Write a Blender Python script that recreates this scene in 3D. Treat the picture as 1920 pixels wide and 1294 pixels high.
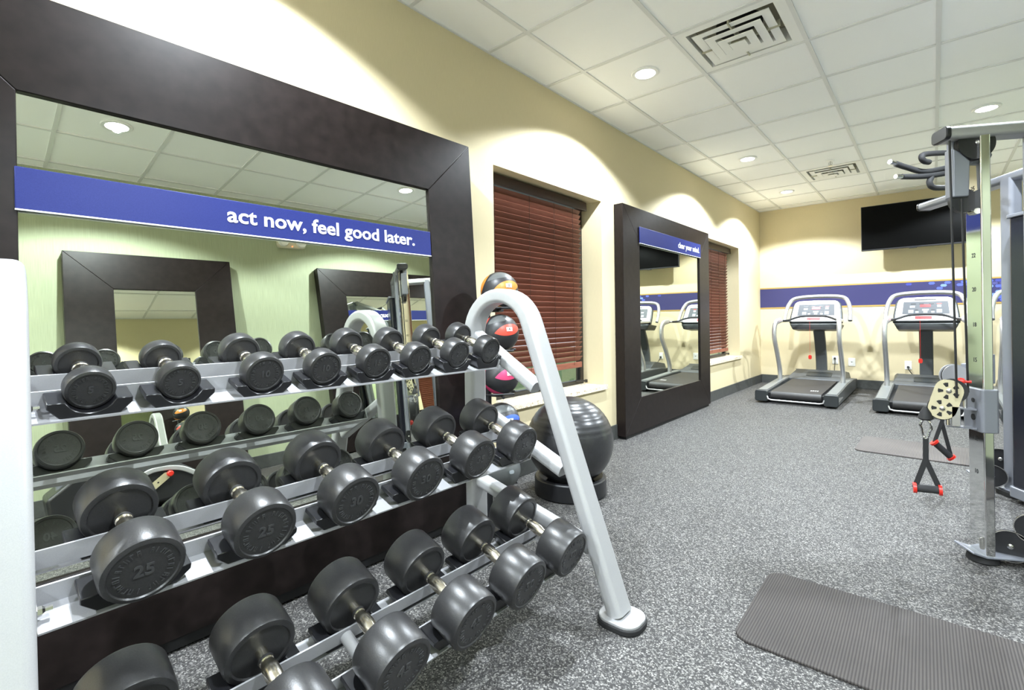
import bpy, math, random
from mathutils import Vector, Matrix
R = math.radians
random.seed(7)

# ------------------------------------------------------------------ camera, world, exposure
sc = bpy.context.scene
for o in list(bpy.data.objects):
    bpy.data.objects.remove(o)
col = sc.collection
CAM = Vector((2.1094, 0.0, 1.0507))
YAW, ROLL, FPX, CY = R(40.9401), R(-0.7792), 910.8636, 600.7231
fw = Vector((-math.sin(YAW), math.cos(YAW), 0)); rt = Vector((math.cos(YAW), math.sin(YAW), 0)); up = Vector((0, 0, 1))
rt2 = rt * math.cos(ROLL) + up * math.sin(ROLL); up2 = -rt * math.sin(ROLL) + up * math.cos(ROLL)
cd = bpy.data.cameras.new('camera'); cam = bpy.data.objects.new('camera', cd); col.objects.link(cam)
cd.sensor_width = 36; cd.lens = 36 * FPX / 1920; cd.shift_x = 0; cd.shift_y = (CY - 647) / 1920; cd.clip_start = 0.02
cam.matrix_world = Matrix((( rt2.x, up2.x, -fw.x, CAM.x), (rt2.y, up2.y, -fw.y, CAM.y), (rt2.z, up2.z, -fw.z, CAM.z), (0, 0, 0, 1)))
sc.camera = cam
w = bpy.data.worlds.new('world'); sc.world = w; w.use_nodes = True
w.node_tree.nodes['Background'].inputs[0].default_value = (0.75, 0.85, 1.0, 1); w.node_tree.nodes['Background'].inputs[1].default_value = 0.6
vs = sc.view_settings
vs.view_transform = 'Standard'; vs.look = 'None'; vs.gamma = 1.0; vs.use_curve_mapping = False
vs.exposure = 0.93
sc.cycles.max_bounces = 16; sc.cycles.diffuse_bounces = 12; sc.cycles.glossy_bounces = 8
LAMP_W = 180.0            # watts of each recessed downlight
LAMP_CONE = 137.0        # degrees, cut-off that draws the scallops on the wall

# room
W, YB, YF, H = 3.52, 8.558, -2.6, 2.738
GX, GY, T = 0.3223, 2.231, 0.6096       # ceiling grid origin and pitch

# ------------------------------------------------------------------ materials
def mat(name, colr, rough=0.5, metal=0.0, spec=0.5, coat=0.0):
    m = bpy.data.materials.new(name); m.use_nodes = True
    b = m.node_tree.nodes['Principled BSDF']
    b.inputs['Base Color'].default_value = (*colr, 1); b.inputs['Roughness'].default_value = rough
    b.inputs['Metallic'].default_value = metal; b.inputs['Specular IOR Level'].default_value = spec
    b.inputs['Coat Weight'].default_value = coat
    return m
def nd(m, t, **kw):
    n = m.node_tree.nodes.new(t)
    for k, v in kw.items(): setattr(n, k, v)
    return n
def lk(m, a, b): m.node_tree.links.new(a, b)
def bsdf(m): return m.node_tree.nodes['Principled BSDF']
def coords(m, scale=(1, 1, 1)):
    tc = nd(m, 'ShaderNodeTexCoord'); mp = nd(m, 'ShaderNodeMapping'); mp.inputs['Scale'].default_value = scale
    lk(m, tc.outputs['Object'], mp.inputs['Vector']); return mp.outputs['Vector']
def ramp(m, src, stops):
    r = nd(m, 'ShaderNodeValToRGB'); e = r.color_ramp.elements
    while len(e) < len(stops): e.new(0.5)
    for el, (p, c) in zip(e, stops): el.position = p; el.color = (*c, 1)
    lk(m, src, r.inputs[0]); return r
def noise(m, vec, scale, detail=3, rough=0.5):
    n = nd(m, 'ShaderNodeTexNoise'); n.inputs['Scale'].default_value = scale; n.inputs['Detail'].default_value = detail
    n.inputs['Roughness'].default_value = rough; lk(m, vec, n.inputs['Vector']); return n
def bump(m, src, strength=0.2, dist=0.002):
    b = nd(m, 'ShaderNodeBump'); b.inputs['Strength'].default_value = strength; b.inputs['Distance'].default_value = dist
    lk(m, src, b.inputs['Height']); lk(m, b.outputs[0], bsdf(m).inputs['Normal'])
def grained(name, c0, c1, scale=(40, 40, 3), rough=0.5, nscale=4, bs=0.1, metal=0, **k):
    m = mat(name, c0, rough, metal, **k); v = coords(m, scale); n = noise(m, v, nscale, 4)
    r = ramp(m, n.outputs[0], [(0.3, c0), (0.7, c1)]); lk(m, r.outputs[0], bsdf(m).inputs['Base Color'])
    if bs: bump(m, n.outputs[0], bs)
    return m
M = {}
# rubber floor with flecks
m = mat('rubber_floor', (0.1, 0.1, 0.1), 0.62, spec=0.16); v = coords(m)
vo = nd(m, 'ShaderNodeTexVoronoi'); vo.inputs['Scale'].default_value = 230; lk(m, v, vo.inputs['Vector'])
sx = nd(m, 'ShaderNodeSeparateColor'); lk(m, vo.outputs['Color'], sx.inputs[0])
r1 = ramp(m, sx.outputs[0], [(0.0, (0.034, 0.033, 0.033)), (0.34, (0.053, 0.051, 0.051)), (0.56, (0.09, 0.087, 0.085)), (0.76, (0.165, 0.16, 0.153)), (0.92, (0.25, 0.242, 0.23))])
r1.color_ramp.interpolation = 'CONSTANT'
n1 = noise(m, v, 420, 2); mx = nd(m, 'ShaderNodeMix', data_type='RGBA', blend_type='OVERLAY'); mx.inputs[0].default_value = 0.5
lk(m, r1.outputs[0], mx.inputs[6]); lk(m, n1.outputs[0], mx.inputs[7]); lk(m, mx.outputs[2], bsdf(m).inputs['Base Color'])
bump(m, n1.outputs[0], 0.25, 0.001); M['floor'] = m
M['wall'] = grained('beige_wallcovering', (0.63, 0.54, 0.35), (0.665, 0.575, 0.38), (90, 90, 4), 0.7, 5, 0.08, spec=0.25)
M['green'] = grained('green_wallcovering', (0.32, 0.36, 0.235), (0.41, 0.45, 0.305), (70, 70, 1.2), 0.6, 5, 0.08, spec=0.3)
M['tile'] = grained('ceiling_tile', (0.945, 0.945, 0.94), (0.965, 0.965, 0.96), (60, 60, 60), 0.9, 5, 0.15, spec=0.1)
M['paint'] = mat('bounce_white_paint', (0.86, 0.86, 0.84), 0.8, spec=0.2)  # colour made up for the unseen front wall, to bounce light at the ceiling
M['grid'] = mat('grid_metal', (0.72, 0.72, 0.71), 0.5)
M['base'] = grained('vinyl_baseboard', (0.055, 0.058, 0.056), (0.075, 0.078, 0.075), (8, 8, 8), 0.45, 3, 0.03)
M['espresso'] = grained('espresso_wood', (0.008, 0.0055, 0.005), (0.015, 0.0105, 0.0098), (3, 3, 30), 0.40, 6, 0.03, spec=0.2)
M['mirror'] = mat('mirror_glass', (0.80, 0.83, 0.74), 0.0, 1.0)
M['blue'] = grained('blue_acrylic', (0.014, 0.020, 0.115), (0.021, 0.030, 0.150), (300, 300, 300), 0.45, 2, 0.0, spec=0.15)
M['navy'] = mat('navy_print', (0.03, 0.028, 0.115), 0.6)
M['gold'] = mat('gold_print', (0.42, 0.27, 0.07), 0.6)
for i, c in enumerate([(0.05, 0.06, 0.33), (0.085, 0.12, 0.55), (0.19, 0.30, 0.68), (0.07, 0.07, 0.24)]): M['hex%d' % i] = mat('hexagon_print_%d' % i, c, 0.6)
M['white'] = mat('white_print', (0.9, 0.9, 0.88), 0.5)
M['silver'] = grained('silver_paint', (0.37, 0.37, 0.38), (0.41, 0.41, 0.418), (200, 200, 200), 0.36, 3, 0.02, metal=0.25, spec=0.5)
M['rail'] = grained('grey_rail_paint', (0.40, 0.40, 0.425), (0.44, 0.44, 0.46), (200, 200, 200), 0.38, 3, 0.02, metal=0.2)
M['rubber'] = grained('dumbbell_rubber', (0.019, 0.019, 0.020), (0.030, 0.029, 0.030), (90, 90, 90), 0.34, 4, 0.10, spec=0.6)
M['emboss'] = mat('embossed_rubber', (0.045, 0.045, 0.047), 0.36, spec=0.6)
M['handle'] = grained('worn_nickel', (0.62, 0.55, 0.42), (0.78, 0.75, 0.69), (30, 60, 60), 0.24, 3, 0.06, metal=1.0)
M['chrome'] = mat('chrome', (0.80, 0.80, 0.80), 0.06, 1.0)
M['steel'] = mat('brushed_steel', (0.62, 0.61, 0.58), 0.25, 1.0)
M['black'] = mat('black_plastic', (0.014, 0.014, 0.016), 0.38)
M['blackm'] = mat('black_matte', (0.010, 0.010, 0.011), 0.7)
M['saddle'] = mat('saddle_plastic', (0.012, 0.012, 0.014), 0.3)
M['ball'] = grained('ball_vinyl', (0.022, 0.022, 0.024), (0.03, 0.03, 0.032), (30, 30, 30), 0.3, 3, 0.02, spec=0.6)
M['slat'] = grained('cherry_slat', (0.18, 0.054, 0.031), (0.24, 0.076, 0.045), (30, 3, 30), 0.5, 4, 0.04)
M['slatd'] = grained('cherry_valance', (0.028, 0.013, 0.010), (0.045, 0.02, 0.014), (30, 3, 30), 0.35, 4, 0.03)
m = mat('granite', (0.6, 0.5, 0.4), 0.25); v = coords(m); vo = nd(m, 'ShaderNodeTexVoronoi'); vo.inputs['Scale'].default_value = 130; lk(m, v, vo.inputs['Vector'])
sx = nd(m, 'ShaderNodeSeparateColor'); lk(m, vo.outputs['Color'], sx.inputs[0])
r1 = ramp(m, sx.outputs[0], [(0, (0.28, 0.17, 0.10)), (0.16, (0.62, 0.52, 0.38)), (0.5, (0.74, 0.66, 0.52)), (1, (0.82, 0.76, 0.64))]); lk(m, r1.outputs[0], bsdf(m).inputs['Base Color']); M['granite'] = m
M['bronze'] = mat('bronze_frame', (0.018, 0.014, 0.011), 0.35)
m = mat('window_glass', (0.85, 0.92, 0.86), 0.0); bsdf(m).inputs['Transmission Weight'].default_value = 1.0; bsdf(m).inputs['IOR'].default_value = 1.45; M['glass'] = m
M['lawn'] = grained('lawn', (0.10, 0.16, 0.05), (0.22, 0.30, 0.09), (8, 8, 8), 0.9, 4, 0.0)
M['tmgrey'] = grained('treadmill_grey', (0.07, 0.076, 0.081), (0.088, 0.093, 0.098), (60, 60, 60), 0.42, 3, 0.02, metal=0.1)
M['tmdark'] = mat('treadmill_charcoal', (0.026, 0.030, 0.032), 0.4)
M['tmtop'] = grained('treadmill_cover_top', (0.15, 0.158, 0.158), (0.175, 0.182, 0.182), (60, 60, 60), 0.4, 3, 0.02)
M['tmbelt'] = grained('treadmill_belt', (0.024, 0.022, 0.022), (0.036, 0.034, 0.034), (80, 80, 80), 0.5, 4, 0.1)
M['tmsilver'] = mat('treadmill_silver', (0.52, 0.52, 0.53), 0.3, 0.65)
M['tmwhite'] = mat('console_white', (0.62, 0.62, 0.63), 0.4)
M['panel'] = mat('panel_grey', (0.085, 0.09, 0.10), 0.5, spec=0.2)
M['btn'] = mat('button_pale', (0.26, 0.29, 0.31), 0.5)
M['red'] = mat('red_plastic', (0.62, 0.025, 0.015), 0.35)
m = mat('red_led', (0.5, 0.01, 0.01), 0.4); bsdf(m).inputs['Emission Color'].default_value = (1, 0.03, 0.04, 1); bsdf(m).inputs['Emission Strength'].default_value = 0.7; M['led'] = m
m = mat('green_led', (0.05, 0.3, 0.02), 0.4); bsdf(m).inputs['Emission Color'].default_value = (0.9, 0.12, 0.05, 1); bsdf(m).inputs['Emission Strength'].default_value = 3; M['ind'] = m
M['screen'] = mat('tv_screen', (0.002, 0.002, 0.002), 0.35, spec=0.06)
m = mat('lamp_lens', (1, 1, 1), 0.4); bsdf(m).inputs['Emission Color'].default_value = (1, 0.98, 0.95, 1); bsdf(m).inputs['Emission Strength'].default_value = 14; M['lens'] = m
M['trimw'] = mat('lamp_trim_white', (0.86, 0.86, 0.85), 0.4)
M['vent'] = mat('diffuser_white', (0.86, 0.86, 0.84), 0.45)
M['dark'] = mat('duct_black', (0.006, 0.006, 0.006), 0.8)
M['duct'] = mat('duct_grey', (0.42, 0.40, 0.30), 0.5)
M['outlet'] = mat('outlet_white', (0.84, 0.83, 0.78), 0.4)
M['cream'] = mat('cream_plastic', (0.66, 0.62, 0.46), 0.45)
M['pulley'] = mat('pale_gold_plate', (0.60, 0.54, 0.36), 0.35, 0.35)
M['tower'] = mat('tower_grey', (0.22, 0.23, 0.265), 0.34, 0.3)
M['shroud'] = mat('smoked_shroud', (0.012, 0.013, 0.02), 0.2)
M['grip'] = mat('foam_grip', (0.022, 0.022, 0.024), 0.75)
M['strap'] = mat('nylon_strap', (0.014, 0.014, 0.015), 0.8)
M['mblack'] = mat('medicine_ball_black', (0.022, 0.022, 0.024), 0.42)
M['mgrey'] = mat('medicine_ball_grey', (0.09, 0.095, 0.095), 0.4)
M['morange'] = mat('orange_panel', (0.62, 0.22, 0.035), 0.4)
M['mred'] = mat('red_panel', (0.66, 0.07, 0.045), 0.4)
M['mpink'] = mat('pink_panel', (0.62, 0.055, 0.16), 0.4)
M['mblue'] = mat('blue_panel', (0.04, 0.10, 0.50), 0.4)
# yoga mat with ribs
m = mat('ribbed_mat', (0.085, 0.074, 0.071), 0.75, spec=0.3); v = coords(m)
wv = nd(m, 'ShaderNodeTexWave', wave_type='BANDS', bands_direction='X'); wv.inputs['Scale'].default_value = 38; wv.inputs['Distortion'].default_value = 0.0; lk(m, v, wv.inputs['Vector'])
n1 = noise(m, v, 3, 3); r1 = ramp(m, wv.outputs[1], [(0.15, (0.030, 0.026, 0.025)), (0.7, (0.062, 0.055, 0.052))]); mx = nd(m, 'ShaderNodeMix', data_type='RGBA', blend_type='OVERLAY'); mx.inputs[0].default_value = 0.35
lk(m, r1.outputs[0], mx.inputs[6]); lk(m, n1.outputs[0], mx.inputs[7]); lk(m, mx.outputs[2], bsdf(m).inputs['Base Color']); bump(m, wv.outputs[1], 0.5, 0.002); M['mat'] = m
M['mat_sheen'] = m2 = m.copy(); [setattr(e, 'color', tuple(c * 2.1 for c in e.color[:3]) + (1,)) for nn in m2.node_tree.nodes if nn.type == 'VALTORGB' for e in nn.color_ramp.elements]  # far mat: lighter copy of the same mat, its sheen painted into the colour

# ------------------------------------------------------------------ mesh helpers
class MB:
    def __init__(s): s.v = []; s.f = []; s.flat = False
    def add(s, vs_, fs): o = len(s.v); s.v += [Vector(p) for p in vs_]; s.f += [[i + o for i in f] for f in fs]; return s
    def box(s, x0, x1, y0, y1, z0, z1, mtx=None):
        p = [Vector((x, y, z)) for x in (x0, x1) for y in (y0, y1) for z in (z0, z1)]
        if mtx: p = [mtx @ q for q in p]
        return s.add(p, [(0, 1, 3, 2), (4, 6, 7, 5), (0, 4, 5, 1), (2, 3, 7, 6), (0, 2, 6, 4), (1, 5, 7, 3)])
    def prism(s, poly, d0, d1, mtx=None):
        """poly: (a,b) outline, counter-clockwise; extruded along the third axis. mtx maps (a,b,d)"""
        n = len(poly); mtx = mtx or Matrix(); s.flat = True
        p = [mtx @ Vector((a, b, d0)) for a, b in poly] + [mtx @ Vector((a, b, d1)) for a, b in poly]
        return s.add(p, [list(range(n))[::-1], list(range(n, 2 * n))] + [(i, (i + 1) % n, n + (i + 1) % n, n + i) for i in range(n)])
    def sweep(s, path, prof, N, closed=False):
        """prof: closed outline (a along N, b along tangent x N); N: plane normal of the path"""
        N = Vector(N).normalized(); path = [Vector(p) for p in path]; n = len(prof); k = len(path); vs_ = []; s.flat = True
        for i, p in enumerate(path):
            a = path[i - 1] if (i or closed) else p; b = path[(i + 1) % k] if (i < k - 1 or closed) else p
            t = (b - a).normalized(); B = t.cross(N).normalized()
            sc_ = 1.0
            if 0 < i < k - 1 or closed:
                c = (p - a).normalized().dot((b - p).normalized()); sc_ = 1 / max(0.5, math.sqrt(max(0.01, (1 + c) / 2)))
            vs_ += [p + N * u + B * (v_ * sc_) for u, v_ in prof]
        fs = []
        for i in range(k if closed else k - 1):
            j = (i + 1) % k
            fs += [(i * n + q, i * n + (q + 1) % n, j * n + (q + 1) % n, j * n + q) for q in range(n)]
        if not closed: fs += [list(range(n))[::-1], list(range((k - 1) * n, k * n))]
        return s.add(vs_, fs)
    def tube(s, path, r, n=12, closed=False):
        path = [Vector(p) for p in path]; k = len(path); rr = r if isinstance(r, (list, tuple)) else [r] * k
        t0 = (path[1] - path[0]).normalized(); ref = Vector((0, 0, 1)) if abs(t0.z) < 0.9 else Vector((1, 0, 0))
        nrm = (ref - t0 * ref.dot(t0)).normalized(); vs_ = []
        for i, p in enumerate(path):
            a = path[i - 1] if (i or closed) else p; b = path[(i + 1) % k] if (i < k - 1 or closed) else p
            t = (b - a).normalized(); nrm = (nrm - t * nrm.dot(t)).normalized(); B = t.cross(nrm)
            vs_ += [p + (nrm * math.cos(2 * math.pi * q / n) + B * math.sin(2 * math.pi * q / n)) * rr[i] for q in range(n)]
        fs = []
        for i in range(k if closed else k - 1):
            j = (i + 1) % k
            fs += [(i * n + q, i * n + (q + 1) % n, j * n + (q + 1) % n, j * n + q) for q in range(n)]
        if not closed: fs += [list(range(n))[::-1], list(range((k - 1) * n, k * n))]
        return s.add(vs_, fs)
    def lathe(s, prof, n=32, mtx=None):
        """prof: (radius, height) along +Z"""
        mtx = mtx or Matrix(); k = len(prof)
        vs_ = [mtx @ Vector((r * math.cos(2 * math.pi * q / n), r * math.sin(2 * math.pi * q / n), z)) for r, z in prof for q in range(n)]
        fs = [(i * n + q, i * n + (q + 1) % n, (i + 1) * n + (q + 1) % n, (i + 1) * n + q) for i in range(k - 1) for q in range(n)]
        loop = tuple(prof[0]) == tuple(prof[-1])
        if prof[0][0] > 1e-5 and not loop: fs.append(list(range(n))[::-1])
        if prof[-1][0] > 1e-5 and not loop: fs.append(list(range((k - 1) * n, k * n)))
        return s.add(vs_, fs)
    def quadgrid(s, fn, nu, nv):
        vs_ = [fn(i / nu, j / nv) for j in range(nv + 1) for i in range(nu + 1)]
        return s.add(vs_, [(j * (nu + 1) + i, j * (nu + 1) + i + 1, (j + 1) * (nu + 1) + i + 1, (j + 1) * (nu + 1) + i) for j in range(nv) for i in range(nu)])
    def mesh(s, name, angle=35):
        me = bpy.data.meshes.new(name); me.from_pydata([tuple(p) for p in s.v], [], s.f); me.validate()
        import bmesh
        b = bmesh.new(); b.from_mesh(me); bmesh.ops.remove_doubles(b, verts=b.verts, dist=1e-6); bmesh.ops.recalc_face_normals(b, faces=b.faces); b.to_mesh(me); b.free()
        me.polygons.foreach_set('use_smooth', [True] * len(me.polygons)); me.set_sharp_from_angle(angle=R(angle)); me.update()
        return me
    def build(s, name, material, parent=None, bevel=0, seg=2, angle=35):
        return obj(name, s.mesh(name, angle), material, parent, bevel, seg, wn=s.flat)
def obj(name, me, material, parent=None, bevel=0, seg=2, wn=False):
    o = bpy.data.objects.new(name, me); col.objects.link(o)
    if material is not None and not me.materials: me.materials.append(M[material] if isinstance(material, str) else material)
    if parent: o.parent = parent
    if bevel:
        bv = o.modifiers.new('bevel', 'BEVEL'); bv.width = bevel; bv.segments = seg; bv.limit_method = 'ANGLE'; bv.angle_limit = R(40); bv.harden_normals = False
    if wn: wm = o.modifiers.new('weighted_normal', 'WEIGHTED_NORMAL'); wm.keep_sharp = True; wm.weight = 80
    return o
def tag(o, label=None, cat=None, group=None, kind=None):
    if label: o['label'] = label
    if cat: o['category'] = cat
    if group: o['group'] = group
    if kind: o['kind'] = kind
    return o
def thing(name, label, cat, loc=(0, 0, 0), rot=None, group=None):
    o = bpy.data.objects.new(name, None); col.objects.link(o); o.empty_display_size = 0.1
    o.location = loc
    if rot is not None: o.rotation_euler = rot.to_euler() if isinstance(rot, Matrix) else rot
    return tag(o, label, cat, group)
def struct(o): o['kind'] = 'structure'; return o
def copy_tree(o, parent=None):
    c = o.copy(); col.objects.link(c); c.parent = parent
    for ch in [x for x in col.objects if x.parent == o]: copy_tree(ch, c)
    return c
def rrect(w_, h_, r, n=4, cx=0, cy=0):
    pts = []
    for sx_, sy_, a0 in ((1, 1, 0), (-1, 1, 90), (-1, -1, 180), (1, -1, 270)):
        for i in range(n + 1):
            a = R(a0 + 90 * i / n); pts.append((cx + sx_ * (w_ / 2 - r) + r * math.cos(a), cy + sy_ * (h_ / 2 - r) + r * math.sin(a)))
    return pts
def spline(pts, n=6):
    pts = [Vector(p) for p in pts]; out = []
    P_ = [pts[0] * 2 - pts[1]] + pts + [pts[-1] * 2 - pts[-2]]
    for i in range(1, len(P_) - 2):
        a, b, c, d = P_[i - 1:i + 3]
        for j in range(n):
            t = j / n; out.append(0.5 * ((2 * b) + (c - a) * t + (2 * a - 5 * b + 4 * c - d) * t * t + (3 * b - a - 3 * c + d) * t ** 3))
    return out + [pts[-1]]
def axes(x, y, z, o=(0, 0, 0)):
    x, y, z = Vector(x), Vector(y), Vector(z)
    return Matrix(((x[0], y[0], z[0], o[0]), (x[1], y[1], z[1], o[1]), (x[2], y[2], z[2], o[2]), (0, 0, 0, 1)))
_txt = {}
def text_mesh(body, size=1.0, bold=0.0, depth=0.004, align='CENTER', key=None, spacing=1.0):
    k = (body, size, bold, depth, align)
    if k not in _txt:
        cu = bpy.data.curves.new('lettering', 'FONT'); cu.body = body; cu.size = size; cu.offset = bold; cu.extrude = depth; cu.align_x = align; cu.align_y = 'CENTER'
        cu.resolution_u = 3; cu.space_character = spacing
        t = bpy.data.objects.new('lettering', cu); col.objects.link(t); bpy.context.view_layer.update()
        me = bpy.data.meshes.new_from_object(t.evaluated_get(bpy.context.evaluated_depsgraph_get()))
        bpy.data.objects.remove(t); bpy.data.curves.remove(cu); me.materials.clear(); _txt[k] = me
    return _txt[k]
def place_text(body, size, bold, depth, align, mtx, material, parent, name='lettering', width=None, spacing=1.0):
    me = text_mesh(body, size, bold, depth, align, spacing=spacing).copy()
    if width:
        xs = [v_.co.x for v_ in me.vertices]; mtx = mtx @ Matrix.Diagonal((width / (max(xs) - min(xs)), 1, 1, 1))
    me.transform(mtx); return obj(name, me, material, parent)
def place_letters(body, size, bold, depth, align, mtx, material, parent, width, name='letter'):
    """like place_text, one mesh for each letter"""
    me = text_mesh(body, size, bold, depth, align); vs_ = [v_.co.copy() for v_ in me.vertices]; par = list(range(len(vs_)))
    def find(a):
        while par[a] != a: par[a] = par[par[a]]; a = par[a]
        return a
    for e in me.edges: par[find(e.vertices[0])] = find(e.vertices[1])
    box = {}
    for i, v_ in enumerate(vs_):
        r_ = find(i); lo, hi = box.get(r_, (9, -9)); box[r_] = (min(lo, v_.x), max(hi, v_.x))
    grp = []
    for r_, (lo, hi) in sorted(box.items(), key=lambda q: q[1][0]):
        if grp and lo < grp[-1][1] - 0.35 * (hi - lo): grp[-1][1] = max(grp[-1][1], hi); grp[-1][2].add(r_)
        else: grp.append([lo, hi, {r_}])
    x0 = min(v_.x for v_ in vs_); x1 = max(v_.x for v_ in vs_); mt = mtx @ Matrix.Diagonal((width / (x1 - x0), 1, 1, 1))
    for lo, hi, roots in grp:
        idx = [i for i in range(len(vs_)) if find(i) in roots]; mp = {q: k for k, q in enumerate(idx)}
        m_ = bpy.data.meshes.new(name); m_.from_pydata([tuple(mt @ vs_[i]) for i in idx], [], [[mp[q] for q in p.vertices] for p in me.polygons if p.vertices[0] in mp]); obj(name, m_, material, parent)

# ------------------------------------------------------------------ the room
struct(MB().box(-0.3, W + 0.2, YF - 0.2, YB + 0.2, -0.06, 0).build('floor', 'floor'))
WIN = [(2.268, 3.60), (6.11, 7.43)]; WZ0, WZ1, WT = 0.478, 2.045, 0.26
b = MB(); ys = [YF - 0.2] + [q for w_ in WIN for q in w_] + [YB + 0.2]
for i in range(0, len(ys), 2): b.box(-WT, 0, ys[i], ys[i + 1], 0, H + 0.12)
for y0, y1 in WIN: b.box(-WT, 0, y0, y1, 0, WZ0 - 0.02); b.box(-WT, 0, y0, y1, WZ1, H + 0.12)
struct(b.build('wall_left', 'wall'))
struct(MB().box(0, W, YB, YB + 0.2, 0, H + 0.12).build('wall_back', 'wall'))
struct(MB().box(W, W + 0.2, YF - 0.2, YB + 0.2, 0, H + 0.12).build('wall_right', 'green'))
struct(MB().box(0, W, YF - 0.2, YF, 0, H + 0.12).build('wall_front', 'paint'))
for nm, a in (('baseboard_left', (0, 0.012, YF, YB)), ('baseboard_back', (0.012, W - 0.012, YB - 0.012, YB)), ('baseboard_right', (W - 0.012, W, YF, YB)), ('baseboard_front', (0.012, W - 0.012, YF, YF + 0.012))):
    struct(MB().box(*a, 0, 0.128).build(nm, 'base', bevel=0.003, seg=1))
# ceiling: slab, grid of runners, tiles one by one
ceil = struct(MB().box(-0.1, W + 0.1, YF - 0.1, YB + 0.1, H + 0.11, H + 0.16).build('ceiling', 'dark'))
xs = [0.0] + [GX + T * k for k in range(0, 6) if GX + T * k < W] + [W]
k0 = math.floor((YF - GY) / T) + 1; yl = [YF] + [GY + T * k for k in range(k0, 40) if GY + T * k < YB] + [YB]
g = MB()
for x in xs: g.box(max(0, x - 0.012), min(W, x + 0.012), YF, YB, H, H + 0.03)
g.build('ceiling_runner', 'grid', ceil)
g = MB()
for y in yl: g.box(0, W, max(YF, y - 0.012), min(YB, y + 0.012), H + 0.0005, H + 0.03)
g.build('ceiling_cross_tee', 'grid', ceil)
VENTS = [(1, 1), (1, 7)]; tile_me = {}
for i in range(len(xs) - 1):
    for j in range(len(yl) - 1):
        kx = i - 1; ky = k0 - 1 + j
        if (kx, ky) in VENTS: continue
        x0, x1, y0, y1 = xs[i] + 0.011, xs[i + 1] - 0.011, yl[j] + 0.011, yl[j + 1] - 0.011
        key = (round(x1 - x0, 3), round(y1 - y0, 3))
        if key not in tile_me: tile_me[key] = MB().box(-(x1 - x0) / 2, (x1 - x0) / 2, -(y1 - y0) / 2, (y1 - y0) / 2, 0, 0.016).mesh('ceiling_tile')
        t = obj('ceiling_tile', tile_me[key], 'tile', ceil); t.location = ((x0 + x1) / 2, (y0 + y1) / 2, H + 0.0075 + random.uniform(-0.0008, 0.0008))
# printed border on the back wall
BZ0, BZ1 = 1.180, 1.512
bd = struct(MB().box(0.001, W, YB - 0.004, YB, BZ0, BZ1).build('trim_1', 'navy'))
for z in (BZ0 + 0.009, BZ1 - 0.009): MB().box(0.001, W, YB - 0.006, YB - 0.003, z - 0.010, z + 0.010).build('gold_edge', 'gold', bd)
hexm = {}
for i in range(4):
    hexm[i] = MB().prism([(0.034, 0), (0.021, 0.017), (-0.021, 0.017), (-0.034, 0), (-0.021, -0.017), (0.021, -0.017)], 0, 0.0015, axes((1, 0, 0), (0, 0, 1), (0, -1, 0))).mesh('hexagon'); hexm[i].materials.append(M['hex%d' % i])
rows = 8
for r_ in range(rows):
    z = BZ1 - 0.043 - r_ * 0.035
    for c in range(22):
        x = 1.86 + c * 0.079 + (r_ % 2) * 0.0395
        fill = min(1.0, 0.35 + (x - 1.86) * 0.75 - r_ * 0.13 * max(0, 1 - (x - 2.35) * 2.0))
        if x < W - 0.05 and random.random() < fill * 0.9:
            h = obj('hexagon', hexm[random.choice((0, 1, 1, 1, 2, 2, 3))], None, bd); h.location = (x, YB - 0.004, z)
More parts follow.
